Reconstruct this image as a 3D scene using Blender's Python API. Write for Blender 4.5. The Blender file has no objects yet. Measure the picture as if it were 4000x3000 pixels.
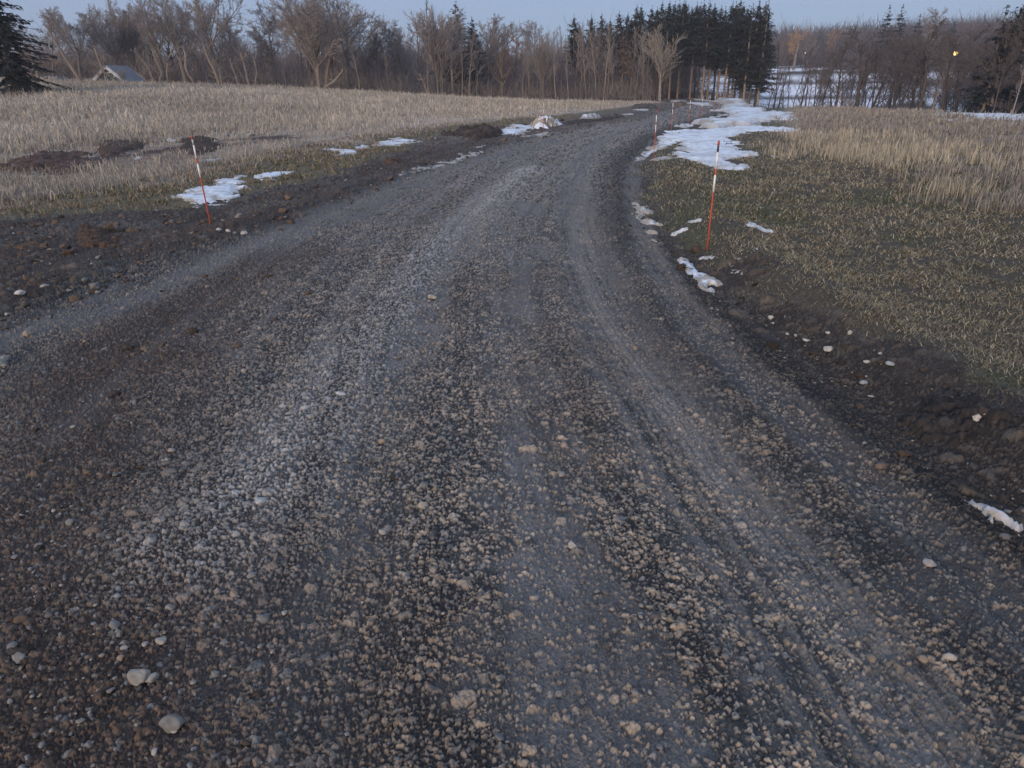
import bpy, math, random
import numpy as np
np.seterr(all='ignore')

R = np.random.default_rng(7)
random.seed(7)
scene = bpy.context.scene
COL = scene.collection

# ------------------------------------------------------------------ camera model
H_EYE = 1.70
F = 2700.0
PITCH = math.radians(23.16)
ROLL = math.radians(1.0)
_f = np.array([0, math.cos(PITCH), -math.sin(PITCH)])
_r0 = np.array([1.0, 0, 0])
_u0 = np.array([0, math.sin(PITCH), math.cos(PITCH)])
_r = math.cos(ROLL) * _r0 - math.sin(ROLL) * _u0
_u = math.cos(ROLL) * _u0 + math.sin(ROLL) * _r0


def ray(px, py):
    d = _f + (px - 2000) / F * _r + (1500 - py) / F * _u
    return d / np.linalg.norm(d)


# ------------------------------------------------------------------ noise
def _hash(ix, iy, seed):
    n = ix.astype(np.int64).astype(np.uint32) * np.uint32(374761393) + iy.astype(np.int64).astype(np.uint32) * np.uint32(668265263) + np.uint32((seed * 1274126177) & 0xffffffff)
    n = (n ^ (n >> np.uint32(13))) * np.uint32(1274126177)
    n = (n ^ (n >> np.uint32(15))) * np.uint32(2246822519)
    n ^= n >> np.uint32(16)
    return n.astype(np.float32) * np.float32(1 / 4294967296.0)


def vnoise(x, y, seed=0):
    x = np.asarray(x, float); y = np.asarray(y, float)
    ix = np.floor(x); iy = np.floor(y)
    fx = x - ix; fy = y - iy
    fx = fx * fx * (3 - 2 * fx); fy = fy * fy * (3 - 2 * fy)
    a = _hash(ix, iy, seed); b = _hash(ix + 1, iy, seed)
    c = _hash(ix, iy + 1, seed); d = _hash(ix + 1, iy + 1, seed)
    return (a + (b - a) * fx) * (1 - fy) + (c + (d - c) * fx) * fy


def fbm(x, y, seed=0, octv=4, gain=0.5):
    t = 0; amp = 1; tot = 0
    for k in range(octv):
        t = t + amp * vnoise(x * 2 ** k + 17.3 * k, y * 2 ** k - 9.1 * k, seed + k)
        tot += amp; amp *= gain
    return t / tot


def sst(a, b, x):
    t = np.clip((np.asarray(x, float) - a) / (b - a), 0, 1)
    return t * t * (3 - 2 * t)


def lumps(x, y, cell, seed, dens):
    """rounded clods on a jittered grid: returns height (m) and a random id per clod"""
    X = x / cell + 0.45 * (vnoise(x / cell * 2.1, y / cell * 2.1, seed + 91) - .5)
    Y = y / cell + 0.45 * (vnoise(x / cell * 2.1, y / cell * 2.1, seed + 92) - .5)
    ix = np.floor(X); iy = np.floor(Y)
    best = np.zeros_like(X); bid = np.zeros_like(X)
    for dx in (-1, 0, 1):
        for dy in (-1, 0, 1):
            cx = ix + dx; cy = iy + dy
            a = _hash(cx, cy, seed)
            rad = 0.28 + 0.5 * a * a
            qx = cx + _hash(cx, cy, seed + 1); qy = cy + _hash(cx, cy, seed + 2)
            pr = _hash(cx, cy, seed + 3) < dens
            d2 = ((X - qx) ** 2 + (Y - qy) ** 2) / rad ** 2
            h = np.minimum(np.sqrt(np.clip(1 - d2, 0, 1)), .42 + .34 * a + ((_hash(cx, cy, seed + 5) - .5) * (X - qx) + (_hash(cx, cy, seed + 6) - .5) * (Y - qy)) * (2.4 / rad)) 
            h = np.maximum(h, 0) * rad * pr * (d2 < 1)
            up = h > best
            best = np.where(up, h, best)
            bid = np.where(up, _hash(cx, cy, seed + 4), bid)
    return best * cell, bid


# ------------------------------------------------------------------ the lie of the land
AZK = np.array([-90, 8, 12, 16, 19, 34, 60, 90.0])
RCK = np.array([97, 97, 95, 84, 60, 46, 43, 43.0])


def macro(x, y):
    x = np.asarray(x, float); y = np.asarray(y, float)
    r = np.hypot(x, y)
    az = np.degrees(np.arctan2(x, np.maximum(y, 1e-6)))
    lft = np.log1p(np.exp(np.clip((4 - x) / 4, -30, 30))) * 4
    lft = 60 * np.tanh(lft / 60)
    z = 0.076 * lft * sst(9, 80, y)
    z = z - 0.012 * np.maximum(0, y - 84) * (x < 400) * sst(0, 10, 12 - x)
    wv = sst(13.0, 18, az) * (y > 0)
    rc = np.interp(az, AZK, RCK)
    z = z - 5.2 * sst(rc, rc + 40, r) * wv
    z = z + np.interp(r, [92, 190, 280, 350, 520, 900], [0, 8.9, 13.2, 19, 30, 36]) * wv
    z = z + np.interp(r, [135, 260, 420, 900], [0, 9, 18, 22]) * (1 - wv) * (y > 0)
    z = z + 0.14 * (fbm(x / 9, y / 9, 3, 3) - .5) * sst(8, 20, r)
    return z


_TT = 0.5 * 1.008 ** np.arange(840)
_HC = {}


def hit(px, py):
    """ground point under a picture point"""
    key = (round(float(px), 2), round(float(py), 2))
    if key in _HC: return _HC[key]
    d = ray(px, py)
    o = np.array([0, 0, H_EYE])
    ts = _TT
    for _ in range(3):
        p = o + ts[:, None] * d
        b = p[:, 2] < macro(p[:, 0], p[:, 1])
        if not b.any():
            _HC[key] = o + d * ts[-1]
            return _HC[key]
        i = max(1, int(np.argmax(b)))
        ts = np.linspace(ts[i - 1], ts[i], 24)
    _HC[key] = p[i]
    return _HC[key]


def hits(pts):
    return np.array([hit(*p) for p in pts])


def at_dist(px, dist):
    """ground point on the azimuth of pixel column px (taken at horizon height) at a distance"""
    d = ray(px, 345)
    h = d[:2] / np.hypot(*d[:2])
    return np.array([h[0] * dist, h[1] * dist])


def height_for(px, dist, ytop):
    """height (world z) at which something at this distance reaches picture row ytop"""
    d = ray(px, ytop)
    return H_EYE + dist * d[2] / np.hypot(d[0], d[1])


RIGHT_EDGE = [(2800, 446), (2772, 458), (2695, 481), (2627, 504), (2568, 531), (2505, 576), (2470, 640), (2472, 723), (2495, 868), (2603, 1012),
              (2766, 1193), (3073, 1446), (3435, 1736), (4000, 2170), (4700, 2750)]
LEFT_EDGE = [(2720, 406), (2659, 420), (2568, 447), (2532, 463), (2170, 524), (1808, 615), (1537, 705), (1265, 814), (904, 940), (452, 1085), (0, 1266), (-700, 1560)]
re_ = hits(RIGHT_EDGE); le_ = hits(LEFT_EDGE)


def edge_fn(e, near):
    o = np.argsort(e[:, 1])
    ys = e[o, 1]; xs = e[o, 0]
    ys = np.concatenate([[-60], [ys[0] - 3], ys, [ys[-1] + 60]])
    sl = (xs[-1] - xs[-3]) / (e[o, 1][-1] - e[o, 1][-3])
    xs = np.concatenate([[near[0]], [near[1]], xs, [xs[-1] + 60 * min(sl, 1.2)]])
    yy = np.linspace(-60, ys[-1], 6000)
    xx = np.interp(yy, ys, xs)
    dy = yy[1] - yy[0]
    # smooth with a window growing with distance
    c = np.cumsum(np.concatenate([[0], xx]))
    w = np.clip((np.abs(yy) * 0.015 + .3) / dy, 2, 400).astype(int)
    i = np.arange(len(yy))
    a = np.clip(i - w, 0, len(yy) - 1); b = np.clip(i + w, 0, len(yy) - 1)
    xx = (c[b + 1] - c[a]) / (b + 1 - a)
    sl = np.gradient(xx, dy)
    return yy, xx, 1 / np.sqrt(1 + sl ** 2)


_ry, _rx, _rk = edge_fn(re_, (re_[-1, 0] + 0.4, re_[-1, 0] + .1))
_ly, _lx, _lk = edge_fn(le_, (le_[-1, 0] - 0.6, le_[-1, 0] - .3))


def dist_right(x, y):
    """metres to the right of the road's right edge (negative on the road)"""
    return (x - np.interp(y, _ry, _rx)) * np.interp(y, _ry, _rk)


def dist_left(x, y):
    return (np.interp(y, _ly, _lx) - x) * np.interp(y, _ly, _lk)


def poly_dist(x, y, pts):
    """distance to a polyline given in picture points dropped on the ground"""
    p = hits(pts)[:, :2]
    best = np.full(x.shape, 1e9)
    for a, b in zip(p[:-1], p[1:]):
        ab = b - a
        L = ab @ ab + 1e-9
        t = np.clip(((x - a[0]) * ab[0] + (y - a[1]) * ab[1]) / L, 0, 1)
        d = np.hypot(x - a[0] - t * ab[0], y - a[1] - t * ab[1])
        best = np.minimum(best, d)
    return best


BANDS = {
    'track_right': ([(2600, 455), (2450, 500), (2320, 570), (2240, 680), (2250, 850), (2330, 1080), (2440, 1330), (2600, 1600), (2800, 1900), (3050, 2250), (3350, 2700), (3600, 3100)], .30),
    'rut_right': ([(2560, 545), (2480, 640), (2470, 760), (2520, 950), (2640, 1150), (2800, 1350), (3000, 1520), (3250, 1740), (3500, 1950), (3800, 2200), (4200, 2550)], .17),
    'track_mid': ([(2080, 800), (2060, 1000), (2080, 1300), (2100, 1600), (2150, 1900), (2250, 2300), (2350, 2700), (2450, 3100)], .20),
    'windrow': ([(2080, 660), (1950, 760), (1800, 900), (1620, 1100), (1480, 1300), (1300, 1550), (1120, 1780), (930, 1980), (760, 2150)], .32),
    'track_left': ([(1850, 850), (1700, 1150), (1600, 1400), (1500, 1700), (1450, 2000), (1400, 2300), (1350, 2600), (1280, 3100)], .15),
    'dust_left': ([(2160, 545), (2000, 590), (1700, 680), (1400, 800), (1100, 920), (830, 1030), (450, 1180), (200, 1280), (0, 1340), (-500, 1530)], .40),
    'brown_left': ([(1100, 1010), (900, 1090), (650, 1250), (400, 1500), (220, 1800), (160, 2200), (150, 2600), (150, 3200)], .70),
    'berm_left': ([(2300, 478), (2050, 505), (1750, 575), (1500, 690), (1300, 775), (1000, 885), (700, 945), (400, 975), (100, 1060), (-300, 1180)], .42),
    'dug': ([(-300, 690), (0, 655), (200, 640), (420, 610), (600, 590), (800, 570), (960, 548), (1100, 535)], 1.0),
    'track_far': ([(2590, 458), (2430, 492), (2230, 540), (2060, 600), (1930, 690), (1840, 820), (1790, 1000)], .22),
    'dark_right': ([(2560, 1180), (2800, 1420), (3100, 1620), (3400, 1850), (3700, 2080), (4100, 2400)], .28),
}
LAWN_EDGE = [(2640, 520), (2560, 590), (2525, 660), (2535, 800), (2600, 905), (2760, 985), (2950, 1150), (3100, 1220), (3300, 1320), (3500, 1395), (3650, 1510), (3800, 1570), (4000, 1640), (4600, 1850)]
TALL_RIGHT = [(2935, 535), (2990, 607), (3180, 640), (3250, 662), (3407, 690), (3520, 735), (3633, 790), (3768, 815), (4000, 840), (4600, 900)]
LEFT_GREEN = [(-600, 900), (0, 862), (226, 850), (588, 825), (800, 795), (1000, 750), (1216, 706), (1352, 665), (1479, 622), (1623, 567), (1714, 531), (1900, 497), (2050, 482), (2300, 455), (2500, 425), (2640, 402)]
LEFT_TALL = [(-600, 830), (0, 800), (400, 805), (560, 760), (900, 680), (1060, 640), (1260, 590), (1500, 540), (1700, 500), (1900, 478), (2050, 462), (2200, 448), (2400, 425), (2600, 398)]


def fn_x(pts):
    p = hits(pts)
    o = np.argsort(p[:, 1])
    return p[o, 1], p[o, 0]


_lawn = fn_x(LAWN_EDGE)
_lg = fn_x(LEFT_GREEN)
_lt = fn_x(LEFT_TALL)
_tr = hits(TALL_RIGHT)
_tro = np.argsort(_tr[:, 0]); _trx = _tr[_tro, 0]; _try = _tr[_tro, 1]


def in_lawn(x, y):            # metres inside the grass right of the road
    return np.where(y > _lawn[0][-1], dist_right(x, y) - 1.0, x - np.interp(y, *_lawn))


def in_left_green(x, y):
    return (np.interp(y, *_lg) - x) * 0.8


def in_left_tall(x, y):
    return (np.interp(y, *_lt) - x) * 0.8


_trl = _tr[np.argsort(_tr[:, 1])]


def in_right_tall(x, y):      # x to the right of the tall-grass line at that y
    return np.where(y > _trl[-1, 1], (dist_right(x, y) - 3.6) * .8, (x - np.interp(y, _trl[:, 1], _trl[:, 0], left=60)) * .7)


def relief(x, y):
    """wheel ruts, berms and unevenness (no clods)"""
    r = np.hypot(x, y)
    near = sst(90, 40, r)
    dr = dist_right(x, y); dl = dist_left(x, y)
    n1 = fbm(x / 1.3, y / 1.3, 11, 3); n2 = fbm(x / .35, y / .35, 21, 3)
    z = 0.05 * (n1 - .5) + 0.022 * (n2 - .5)
    z = z - 0.055 * np.exp(-((dr - .28) / .26) ** 2) * (.6 + .8 * n1)
    z = z + 0.11 * np.exp(-((dr - .95) / .35) ** 2) * (.4 + n1) * sst(30, 12, r)
    z = z + 0.09 * np.exp(-((dl - .45) / .40) ** 2) * (.2 + 1.6 * fbm(x / .6, y / .6, 31, 3) - .3)
    z = z + 0.03 * sst(0, -2.5, np.maximum(dr, dl))
    return z * near


def gz(x, y):
    return macro(x, y) + relief(x, y)


# ------------------------------------------------------------------ mesh helpers
def mesh_np(name, verts, faces_list, cols=None, smooth=True):
    """faces_list: list of int arrays (n,3) or (n,4)"""
    me = bpy.data.meshes.new(name)
    verts = np.ascontiguousarray(verts, np.float32)
    me.vertices.add(len(verts))
    me.vertices.foreach_set('co', verts.ravel())
    lv = np.concatenate([f.ravel() for f in faces_list]).astype(np.int32)
    sizes = np.concatenate([np.full(len(f), f.shape[1]) for f in faces_list]).astype(np.int32)
    starts = np.concatenate([[0], np.cumsum(sizes)[:-1]]).astype(np.int32)
    me.loops.add(len(lv)); me.polygons.add(len(sizes))
    me.loops.foreach_set('vertex_index', lv)
    me.polygons.foreach_set('loop_start', starts)
    me.polygons.foreach_set('loop_total', sizes)
    if smooth:
        me.polygons.foreach_set('use_smooth', np.ones(len(sizes), bool))
    me.update(calc_edges=True)
    if cols is not None:
        c = np.ones((len(verts), 4), np.float32)
        c[:, :3] = cols
        at = me.attributes.new('Col', 'FLOAT_COLOR', 'POINT')
        at.data.foreach_set('color', c.ravel())
    return me


def obj(name, me, mat=None, parent=None, loc=None):
    o = bpy.data.objects.new(name, me)
    COL.objects.link(o)
    if mat is not None and me is not None and len(me.materials) == 0:
        me.materials.append(mat)
    if parent is not None: o.parent = parent
    if loc is not None: o.location = loc
    return o


def tag(o, label=None, cat=None, group=None, kind=None):
    if label: o['label'] = label
    if cat: o['category'] = cat
    if group: o['group'] = group
    if kind: o['kind'] = kind
    return o


def thing(name, label, cat, loc, rz=0, group=None):
    o = bpy.data.objects.new(name, None)
    COL.objects.link(o)
    o.empty_display_size = .1
    o.location = loc; o.rotation_euler = (0, 0, rz)
    return tag(o, label, cat, group)


# ------------------------------------------------------------------ materials
def mat_vcol(name, rough=.92, spec=.25, bump=None, vary=.25, vscale=30, transl=0.0, base=None):
    m = bpy.data.materials.new(name); m.use_nodes = True
    nt = m.node_tree; N = nt.nodes; L = nt.links
    b = N['Principled BSDF']
    b.inputs['Roughness'].default_value = rough
    b.inputs['Specular IOR Level'].default_value = spec
    tc = N.new('ShaderNodeTexCoord')
    if base is None:
        a = N.new('ShaderNodeAttribute'); a.attribute_name = 'Col'
        src = a.outputs['Color']
    else:
        rgb = N.new('ShaderNodeRGB'); rgb.outputs[0].default_value = (*base, 1)
        src = rgb.outputs[0]
    nz = N.new('ShaderNodeTexNoise'); nz.inputs['Scale'].default_value = vscale; nz.inputs['Detail'].default_value = 6
    nz.inputs['Roughness'].default_value = .65
    L.new(tc.outputs['Object'], nz.inputs['Vector'])
    mr = N.new('ShaderNodeMapRange'); mr.inputs['From Min'].default_value = .25; mr.inputs['From Max'].default_value = .75
    mr.inputs['To Min'].default_value = 1 - vary; mr.inputs['To Max'].default_value = 1 + vary
    L.new(nz.outputs['Fac'], mr.inputs['Value'])
    mx = N.new('ShaderNodeVectorMath'); mx.operation = 'SCALE'
    L.new(src, mx.inputs[0]); L.new(mr.outputs['Result'], mx.inputs['Scale'])
    L.new(mx.outputs['Vector'], b.inputs['Base Color'])
    if bump:
        nb = N.new('ShaderNodeTexNoise'); nb.inputs['Scale'].default_value = bump[0]; nb.inputs['Detail'].default_value = 5
        nb.inputs['Roughness'].default_value = .7
        L.new(tc.outputs['Object'], nb.inputs['Vector'])
        bp = N.new('ShaderNodeBump'); bp.inputs['Strength'].default_value = bump[1]; bp.inputs['Distance'].default_value = bump[2]
        L.new(nb.outputs['Fac'], bp.inputs['Height'])
        L.new(bp.outputs['Normal'], b.inputs['Normal'])
    if transl:
        out = N['Material Output']
        t = N.new('ShaderNodeBsdfTranslucent'); L.new(mx.outputs['Vector'], t.inputs['Color'])
        ms = N.new('ShaderNodeMixShader'); ms.inputs['Fac'].default_value = transl
        L.new(b.outputs[0], ms.inputs[1]); L.new(t.outputs[0], ms.inputs[2]); L.new(ms.outputs[0], out.inputs['Surface'])
    return m


M_EARTH = mat_vcol('earth', .93, .22, (140, .6, .006), .28, 45)
M_SNOW = mat_vcol('snow', .6, .35, (14, .5, .03), .05, 9)
M_GRASS = mat_vcol('dry_grass', .85, .2, None, .15, 20, .2)
M_STONE = mat_vcol('stone', .85, .3, (60, .35, .004), .22, 40)
M_BARK = mat_vcol('bark', .95, .1, (9, .6, .03), .3, 5)
M_TWIG = mat_vcol('twigs', .95, .1, None, .2, 3)
M_NEEDLE = mat_vcol('needles', .8, .2, None, .3, 2.5, .1)

# ------------------------------------------------------------------ GROUND
def build_ground():
    t = np.linspace(-1.25, 1.25, 2150)
    az_d = np.arctan(t)
    az_s = np.linspace(az_d[-1], 1.62, 240)[1:]
    az_c = np.linspace(1.62, 2 * math.pi - 1.62, 80)[1:-1]
    az = np.concatenate([-az_s[::-1], az_d, az_s, az_c])
    # rows
    yy = np.arange(3260, 402, -2.9)
    dep = np.arctan((yy - 1500) / F) + PITCH
    rr = H_EYE / np.tan(dep)
    rr = np.concatenate([np.linspace(.08, 1.015, 90), rr[rr > 1.02]])
    rr = np.concatenate([rr, rr[-1] * np.exp(np.linspace(0, math.log(900 / rr[-1]), 70))[1:]])
    nr, na = len(rr), len(az)
    x = (rr[:, None] * np.sin(az)[None, :]).ravel()
    y = (rr[:, None] * np.cos(az)[None, :]).ravel()
    r = np.repeat(rr, na)
    n = len(x)
    z = macro(x, y)
    rel = np.zeros(n)
    near = r < 95
    rel[near] = relief(x[near], y[near])
    col = np.zeros((n, 3))

    X, Y = x, y
    dr = dist_right(X, Y); dl = dist_left(X, Y)
    jit = (fbm(X / .8, Y / .8, 41, 4) - .5)
    jitf = (fbm(X / .15, Y / .15, 43, 3) - .5)
    lawn = in_lawn(X, Y) + 1.0 * jit + .5 * jitf
    lgrn = in_left_green(X, Y) + 1.0 * jit + .4 * jitf
    ltal = in_left_tall(X, Y) + 1.2 * jit
    rtal = in_right_tall(X, Y) + 1.4 * jit

    B = {}
    m60 = r < 70
    for k, (p, w) in BANDS.items():
        d = np.full(n, 1e3)
        wob = .12 * (fbm(X[m60] / .7, Y[m60] / .7, 61, 3) - .5)
        d[m60] = poly_dist(X[m60], Y[m60], p) + wob
        B[k] = np.exp(-(np.clip(d, 0, 50) / (w * 1.08)) ** 4) if k in ('track_right', 'rut_right', 'track_mid', 'track_left', 'track_far') else np.exp(-(np.clip(d, 0, 50) / w) ** 2)
    al = Y * .95 + X * .3
    patch = .55 * fbm(dr / .33, al / 1.5, 71, 5, .6) + .45 * fbm(X / .5, Y / .5, 73, 5, .6)
    patch2 = fbm(X / .22, Y / .22, 77, 3)
    road = sst(.1, -.25, np.maximum(dr, dl) + .5 * jit)
    stripe = fbm(dr / .13, al / 5.0, 79, 4, .55)
    streak = .6 * fbm(dr / .05, al / 7.0, 78, 4, .6) + .4 * fbm(dr / .022, al / 3.0, 76, 3, .6)
    wheel = np.clip(1.0 * B['track_right'] + .9 * B['rut_right'] + .8 * B['track_far'] * sst(5, 9, r), 0, 1)
    smooth = np.clip(.55 * B['track_mid'] + .7 * B['track_left'] + .85 * B['dust_left'] + .6 * B['dark_right'], 0, 1)
    smooth = np.clip(smooth * (.30 + 1.2 * sst(.36, .62, patch + .25 * (patch2 - .5))) + .6 * sst(.53, .68, patch + .3 * (patch2 - .5)) + .35 * sst(.52, .66, stripe), 0, 1)
    smooth = np.maximum(smooth, wheel * np.clip(.30 + .85 * sst(.38, .56, .3 * patch + .25 * patch2 + .45 * streak), 0, 1))
    smooth = np.clip(smooth, 0, 1)
    clus = .55 * fbm(X / .13, Y / .13, 95, 4, .6) + .45 * fbm(X / .045, Y / .045, 97, 3, .6)
    clus = sst(.36, .62, clus)
    brown = np.clip(.9 * B['brown_left'] + .9 * B['berm_left'] + .25 * sst(.55, .7, fbm(X / 1.1, Y / 1.1, 83, 3)) + .85 * sst(-.2, .5, dl) * (.4 + .9 * sst(.38, .6, fbm(X / .9, Y / .9, 87, 4))), 0, 1)
    brown = brown * (1 - .8 * B['dust_left'])
    brown = np.clip(brown + .35 * sst(0.2, .9, dr), 0, 1)
    pale = np.clip(1.0 * B['windrow'] * (.5 + patch), 0, 1)
    mud = np.clip(sst(0, .25, np.maximum(dr, dl)), 0, 1)         # shoulder
    grassy = np.maximum(sst(-.1, .25, lawn), sst(-.1, .25, lgrn))

    dens = np.clip((1.02 - .80 * smooth) * (.55 + .55 * clus) + .25 * pale + .15 * brown, .02, .97) * (1 - .75 * grassy) * (1 - .1 * mud)
    # ---- clods: coarse to fine
    lh = np.zeros(n); lid = np.zeros(n); lsz = np.zeros(n)
    for cell, seed, cut, dm, amp in ((.120, 251, 45, 0, .62), (.075, 261, 45, 0, .7), (.060, 201, 40, .035, .7), (.034, 211, 30, .085, .85), (.022, 221, 20, .28, 1.0), (.016, 231, 14, .80, 1.2), (.0115, 241, 10, .97, 1.3)):
        mm = (r < cut) & (r > (0 if cell < .1 else 2.2)) & (np.abs(np.arctan2(x, y)) < 1.63)
        vg = np.clip(.9 * mud[mm] + .8 * B['berm_left'][mm], 0, 1) * (1 - .8 * grassy[mm]) * np.where(dr[mm] > -.1, .45, 1.5) * sst(.40, .58, fbm(X[mm] / .7, Y[mm] / .7, 263, 3))
        big = np.clip((.5 * vg if cell > .07 else dm) * (1 if cell > .07 else (np.maximum(dens[mm], .30 * (1 - .7 * grassy[mm])) if cell < .017 else dens[mm])) * (1 + (.9 * brown[mm] if cell > .03 else 0)), 0, .95)
        if .05 < cell < .07: big = big * np.maximum(sst(.45, .62, patch[mm]), vg)
        h, i = lumps(X[mm], Y[mm], cell, seed, big)
        h = h * amp
        up = h > lh[mm]
        a = lh[mm]; a[up] = h[up]; lh[mm] = a
        a = lid[mm]; a[up] = i[up]; lid[mm] = a
    # grain on every clod so none reads as a smooth dome
    g = np.zeros(n)
    mm = r < 30
    g[mm] = (vnoise(X[mm] / .0055, Y[mm] / .0055, 301) - .5) * .005 + (vnoise(X[mm] / .012, Y[mm] / .012, 302) - .5) * .006
    g *= (.25 + .75 * np.clip(lh / .012, 0, 1))
    mic = (_hash(np.floor(X / .006), np.floor(Y / .006), 305) - .5) * (r < 16) * (1 - grassy)
    g += mic * .0030
    # far road: clods no longer resolved, keep an equivalent roughness
    fz = sst(6, 16, r) * sst(60, 30, r) * (_hash(np.floor(X / .02), np.floor(Y / .02), 311) - .5) * .02 * dens * (1 - .6 * grassy)
    zz = z + rel + (lh * .95 + g) * sst(60, 25, r) + fz
    zz += (-.030 * B['track_right'] - .030 * B['rut_right'] - .018 * B['track_left'] - .018 * B['track_far'] + .030 * B['windrow'] + .022 * (4 * B['track_right'] * (1 - B['track_right']) + 4 * B['rut_right'] * (1 - B['rut_right'])) * patch2) * sst(40, 20, r)
    zz += wheel * (streak - .5) * .030 * sst(22, 10, r)
    # tyre lugs pressed across the right-hand track
    along = Y * .9 + X * .35
    zz += .003 * B['track_right'] * np.sin(along * 2 * math.pi / .11) * sst(12, 5, r) * sst(.4, .55, patch)

    # ---- colours (dry albedo, moist base painted darker as shade between the clods)
    c_base = np.array([.040, .039, .039]); c_dust = np.array([.148, .142, .137])
    c_tan = np.array([.35, .282, .215]); c_grey = np.array([.20, .193, .182]); c_dk = np.array([.085, .082, .085])
    c_brn = np.array([.135, .096, .070]); c_brd = np.array([.058, .043, .036]); c_pal = np.array([.42, .39, .355])
    def mixc(a, b, t): return a * (1 - t)[:, None] + b * t[:, None]
    o1 = np.ones(n)
    fine = fbm(X / .05, Y / .05, 91, 3)
    colg = mixc(np.tile(c_base, (n, 1)), c_dust, np.clip(smooth * 1.05 * (.5 + fine), 0, 1))
    colg = mixc(colg, np.tile(c_brd, (n, 1)), np.clip(brown * .8, 0, 1))
    mudvig_band = np.clip(B['dark_right'] * .6, 0, 1)  # dark mud band, with the darkening of the lower right corner painted in
    colg = mixc(colg, np.tile(np.array([.175, .163, .150]), (n, 1)), np.clip(wheel * (.05 + 1.25 * sst(.38, .60, .25 * fine + .75 * streak)), 0, 1) * .9)
    colg = mixc(colg, np.tile(np.array([.045, .042, .043]), (n, 1)), mudvig_band)
    q = lid
    tn = np.clip(clus * 1.15 + (q - .5) * .9, 0, 1)
    cl = mixc(np.tile(c_grey, (n, 1)), c_tan, tn)
    cl = np.where((q > .90)[:, None], c_dk, cl)
    cl = cl * (.7 + .6 * ((q * 37.7) % 1))[:, None]
    clb = np.where((q < .55)[:, None], c_brn, np.where((q < .9)[:, None], c_brd * 1.3, c_grey))
    clb = clb * (.7 + .6 * ((q * 53.1) % 1))[:, None]
    clp = np.where((q < .42)[:, None], c_pal, np.where((q < .80)[:, None], c_grey * 1.25, c_tan))
    cl = mixc(cl, clb, np.clip(brown, 0, 1))
    cl = mixc(cl, clp, np.clip(pale * .9, 0, 1))
    lf = np.clip(lh / .006, 0, 1) * sst(.000, .008, lh + g * .6)
    colr = mixc(colg, cl, lf) * (1 + .45 * mic * (1 - .5 * lf))[:, None]
    # beyond the resolved clods use the same mixture sampled point by point
    q2 = _hash(np.floor(X / .03), np.floor(Y / .03), 401)
    cf = np.where((q2 < .33)[:, None], c_tan * .8, np.where((q2 < .62)[:, None], c_grey, c_base * 1.2))
    cf = mixc(cf, np.where((q2 < .5)[:, None], c_brn, c_brd), brown)
    cf = mixc(cf, np.tile(c_dust, (n, 1)), smooth * .75)
    cf = mixc(cf, np.where((q2 < .5)[:, None], c_pal, c_grey), pale * .6)
    colr = mixc(colr, cf, sst(7, 14, r))
    # moister mud and painted corner vignetting towards both road edges; long faint road stripes
    mudvig_r = sst(-1.0, -.05, dr + .35 * (patch - .5)) * sst(2.2, .9, dr) * (1 - .8 * B['rut_right'])
    mudvig_l = sst(-1.5, .1, dl + .5 * (patch - .5)) * (1 - .7 * B['dust_left']) * sst(30, 18, r)
    mudvig = np.clip(.66 * mudvig_r + .36 * mudvig_l, 0, .8) * (1 - grassy)
    colr = colr * ((1 - mudvig) * (1 + .55 * (stripe - .5)))[:, None] * np.array([1.0, .985, .97])[None]
    # bluish-grey dried mud on the shoulders
    colr = mixc(colr, np.tile(np.array([.064, .051, .043]), (n, 1)), mud * .30)
    # ---- grass soil
    gn = fbm(X / 1.6, Y / 1.6, 501, 4)
    soilR = mixc(np.tile(np.array([.072, .062, .046]), (n, 1)), np.tile(np.array([.080, .078, .046]), (n, 1)), sst(.45, .62, gn))
    thatch = mixc(np.tile(np.array([.25, .20, .15]), (n, 1)), np.tile(np.array([.13, .10, .075]), (n, 1)), sst(.4, .65, gn))
    sR = mixc(soilR, thatch, sst(.5, 4.0, rtal) * .7)
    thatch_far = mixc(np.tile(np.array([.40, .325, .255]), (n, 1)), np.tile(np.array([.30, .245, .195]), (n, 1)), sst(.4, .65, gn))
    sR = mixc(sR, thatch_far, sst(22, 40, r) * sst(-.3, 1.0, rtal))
    gr = mixc(np.tile(np.array([.105, .095, .062]), (n, 1)), np.tile(np.array([.13, .105, .065]), (n, 1)), sst(.42, .6, gn))
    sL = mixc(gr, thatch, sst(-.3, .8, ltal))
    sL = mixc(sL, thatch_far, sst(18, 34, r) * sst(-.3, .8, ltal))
    soil = mixc(np.tile(np.array([.085, .052, .042]), (n, 1)), np.tile(np.array([.055, .040, .034]), (n, 1)), sst(.4, .6, fbm(X / .5, Y / .5, 505, 3)))
    dug = B['dug'] * sst(.26, .42, fbm(X / .8, Y / .8, 507, 4))
    sL = mixc(sL, soil, np.clip(1.2 * dug, 0, 1))
    col = colr
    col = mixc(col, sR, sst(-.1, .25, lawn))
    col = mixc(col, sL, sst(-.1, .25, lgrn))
    gv = (.75 + .5 * _hash(np.floor(X / .02), np.floor(Y / .02), 511))
    col = col * np.where(grassy > .3, gv, 1)[:, None]
    # ---- the far slopes: leaf litter, with snow lying on the open valley side
    az_deg = np.degrees(np.arctan2(X, np.maximum(Y, 1e-6)))
    rc = np.interp(az_deg, AZK, RCK)
    val = sst(11.5, 15, az_deg) * sst(rc + 16, rc + 30, r) * (Y > 0)
    litter = mixc(np.tile(np.array([.055, .045, .038]), (n, 1)), np.tile(np.array([.10, .08, .06]), (n, 1)), sst(.4, .6, fbm(X / 4, Y / 4, 521, 3)))
    beyond = np.clip(sst(86, 96, Y - .10 * X) * sst(12, 10, az_deg) + val, 0, 1)
    col = mixc(col, litter, beyond)
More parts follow.
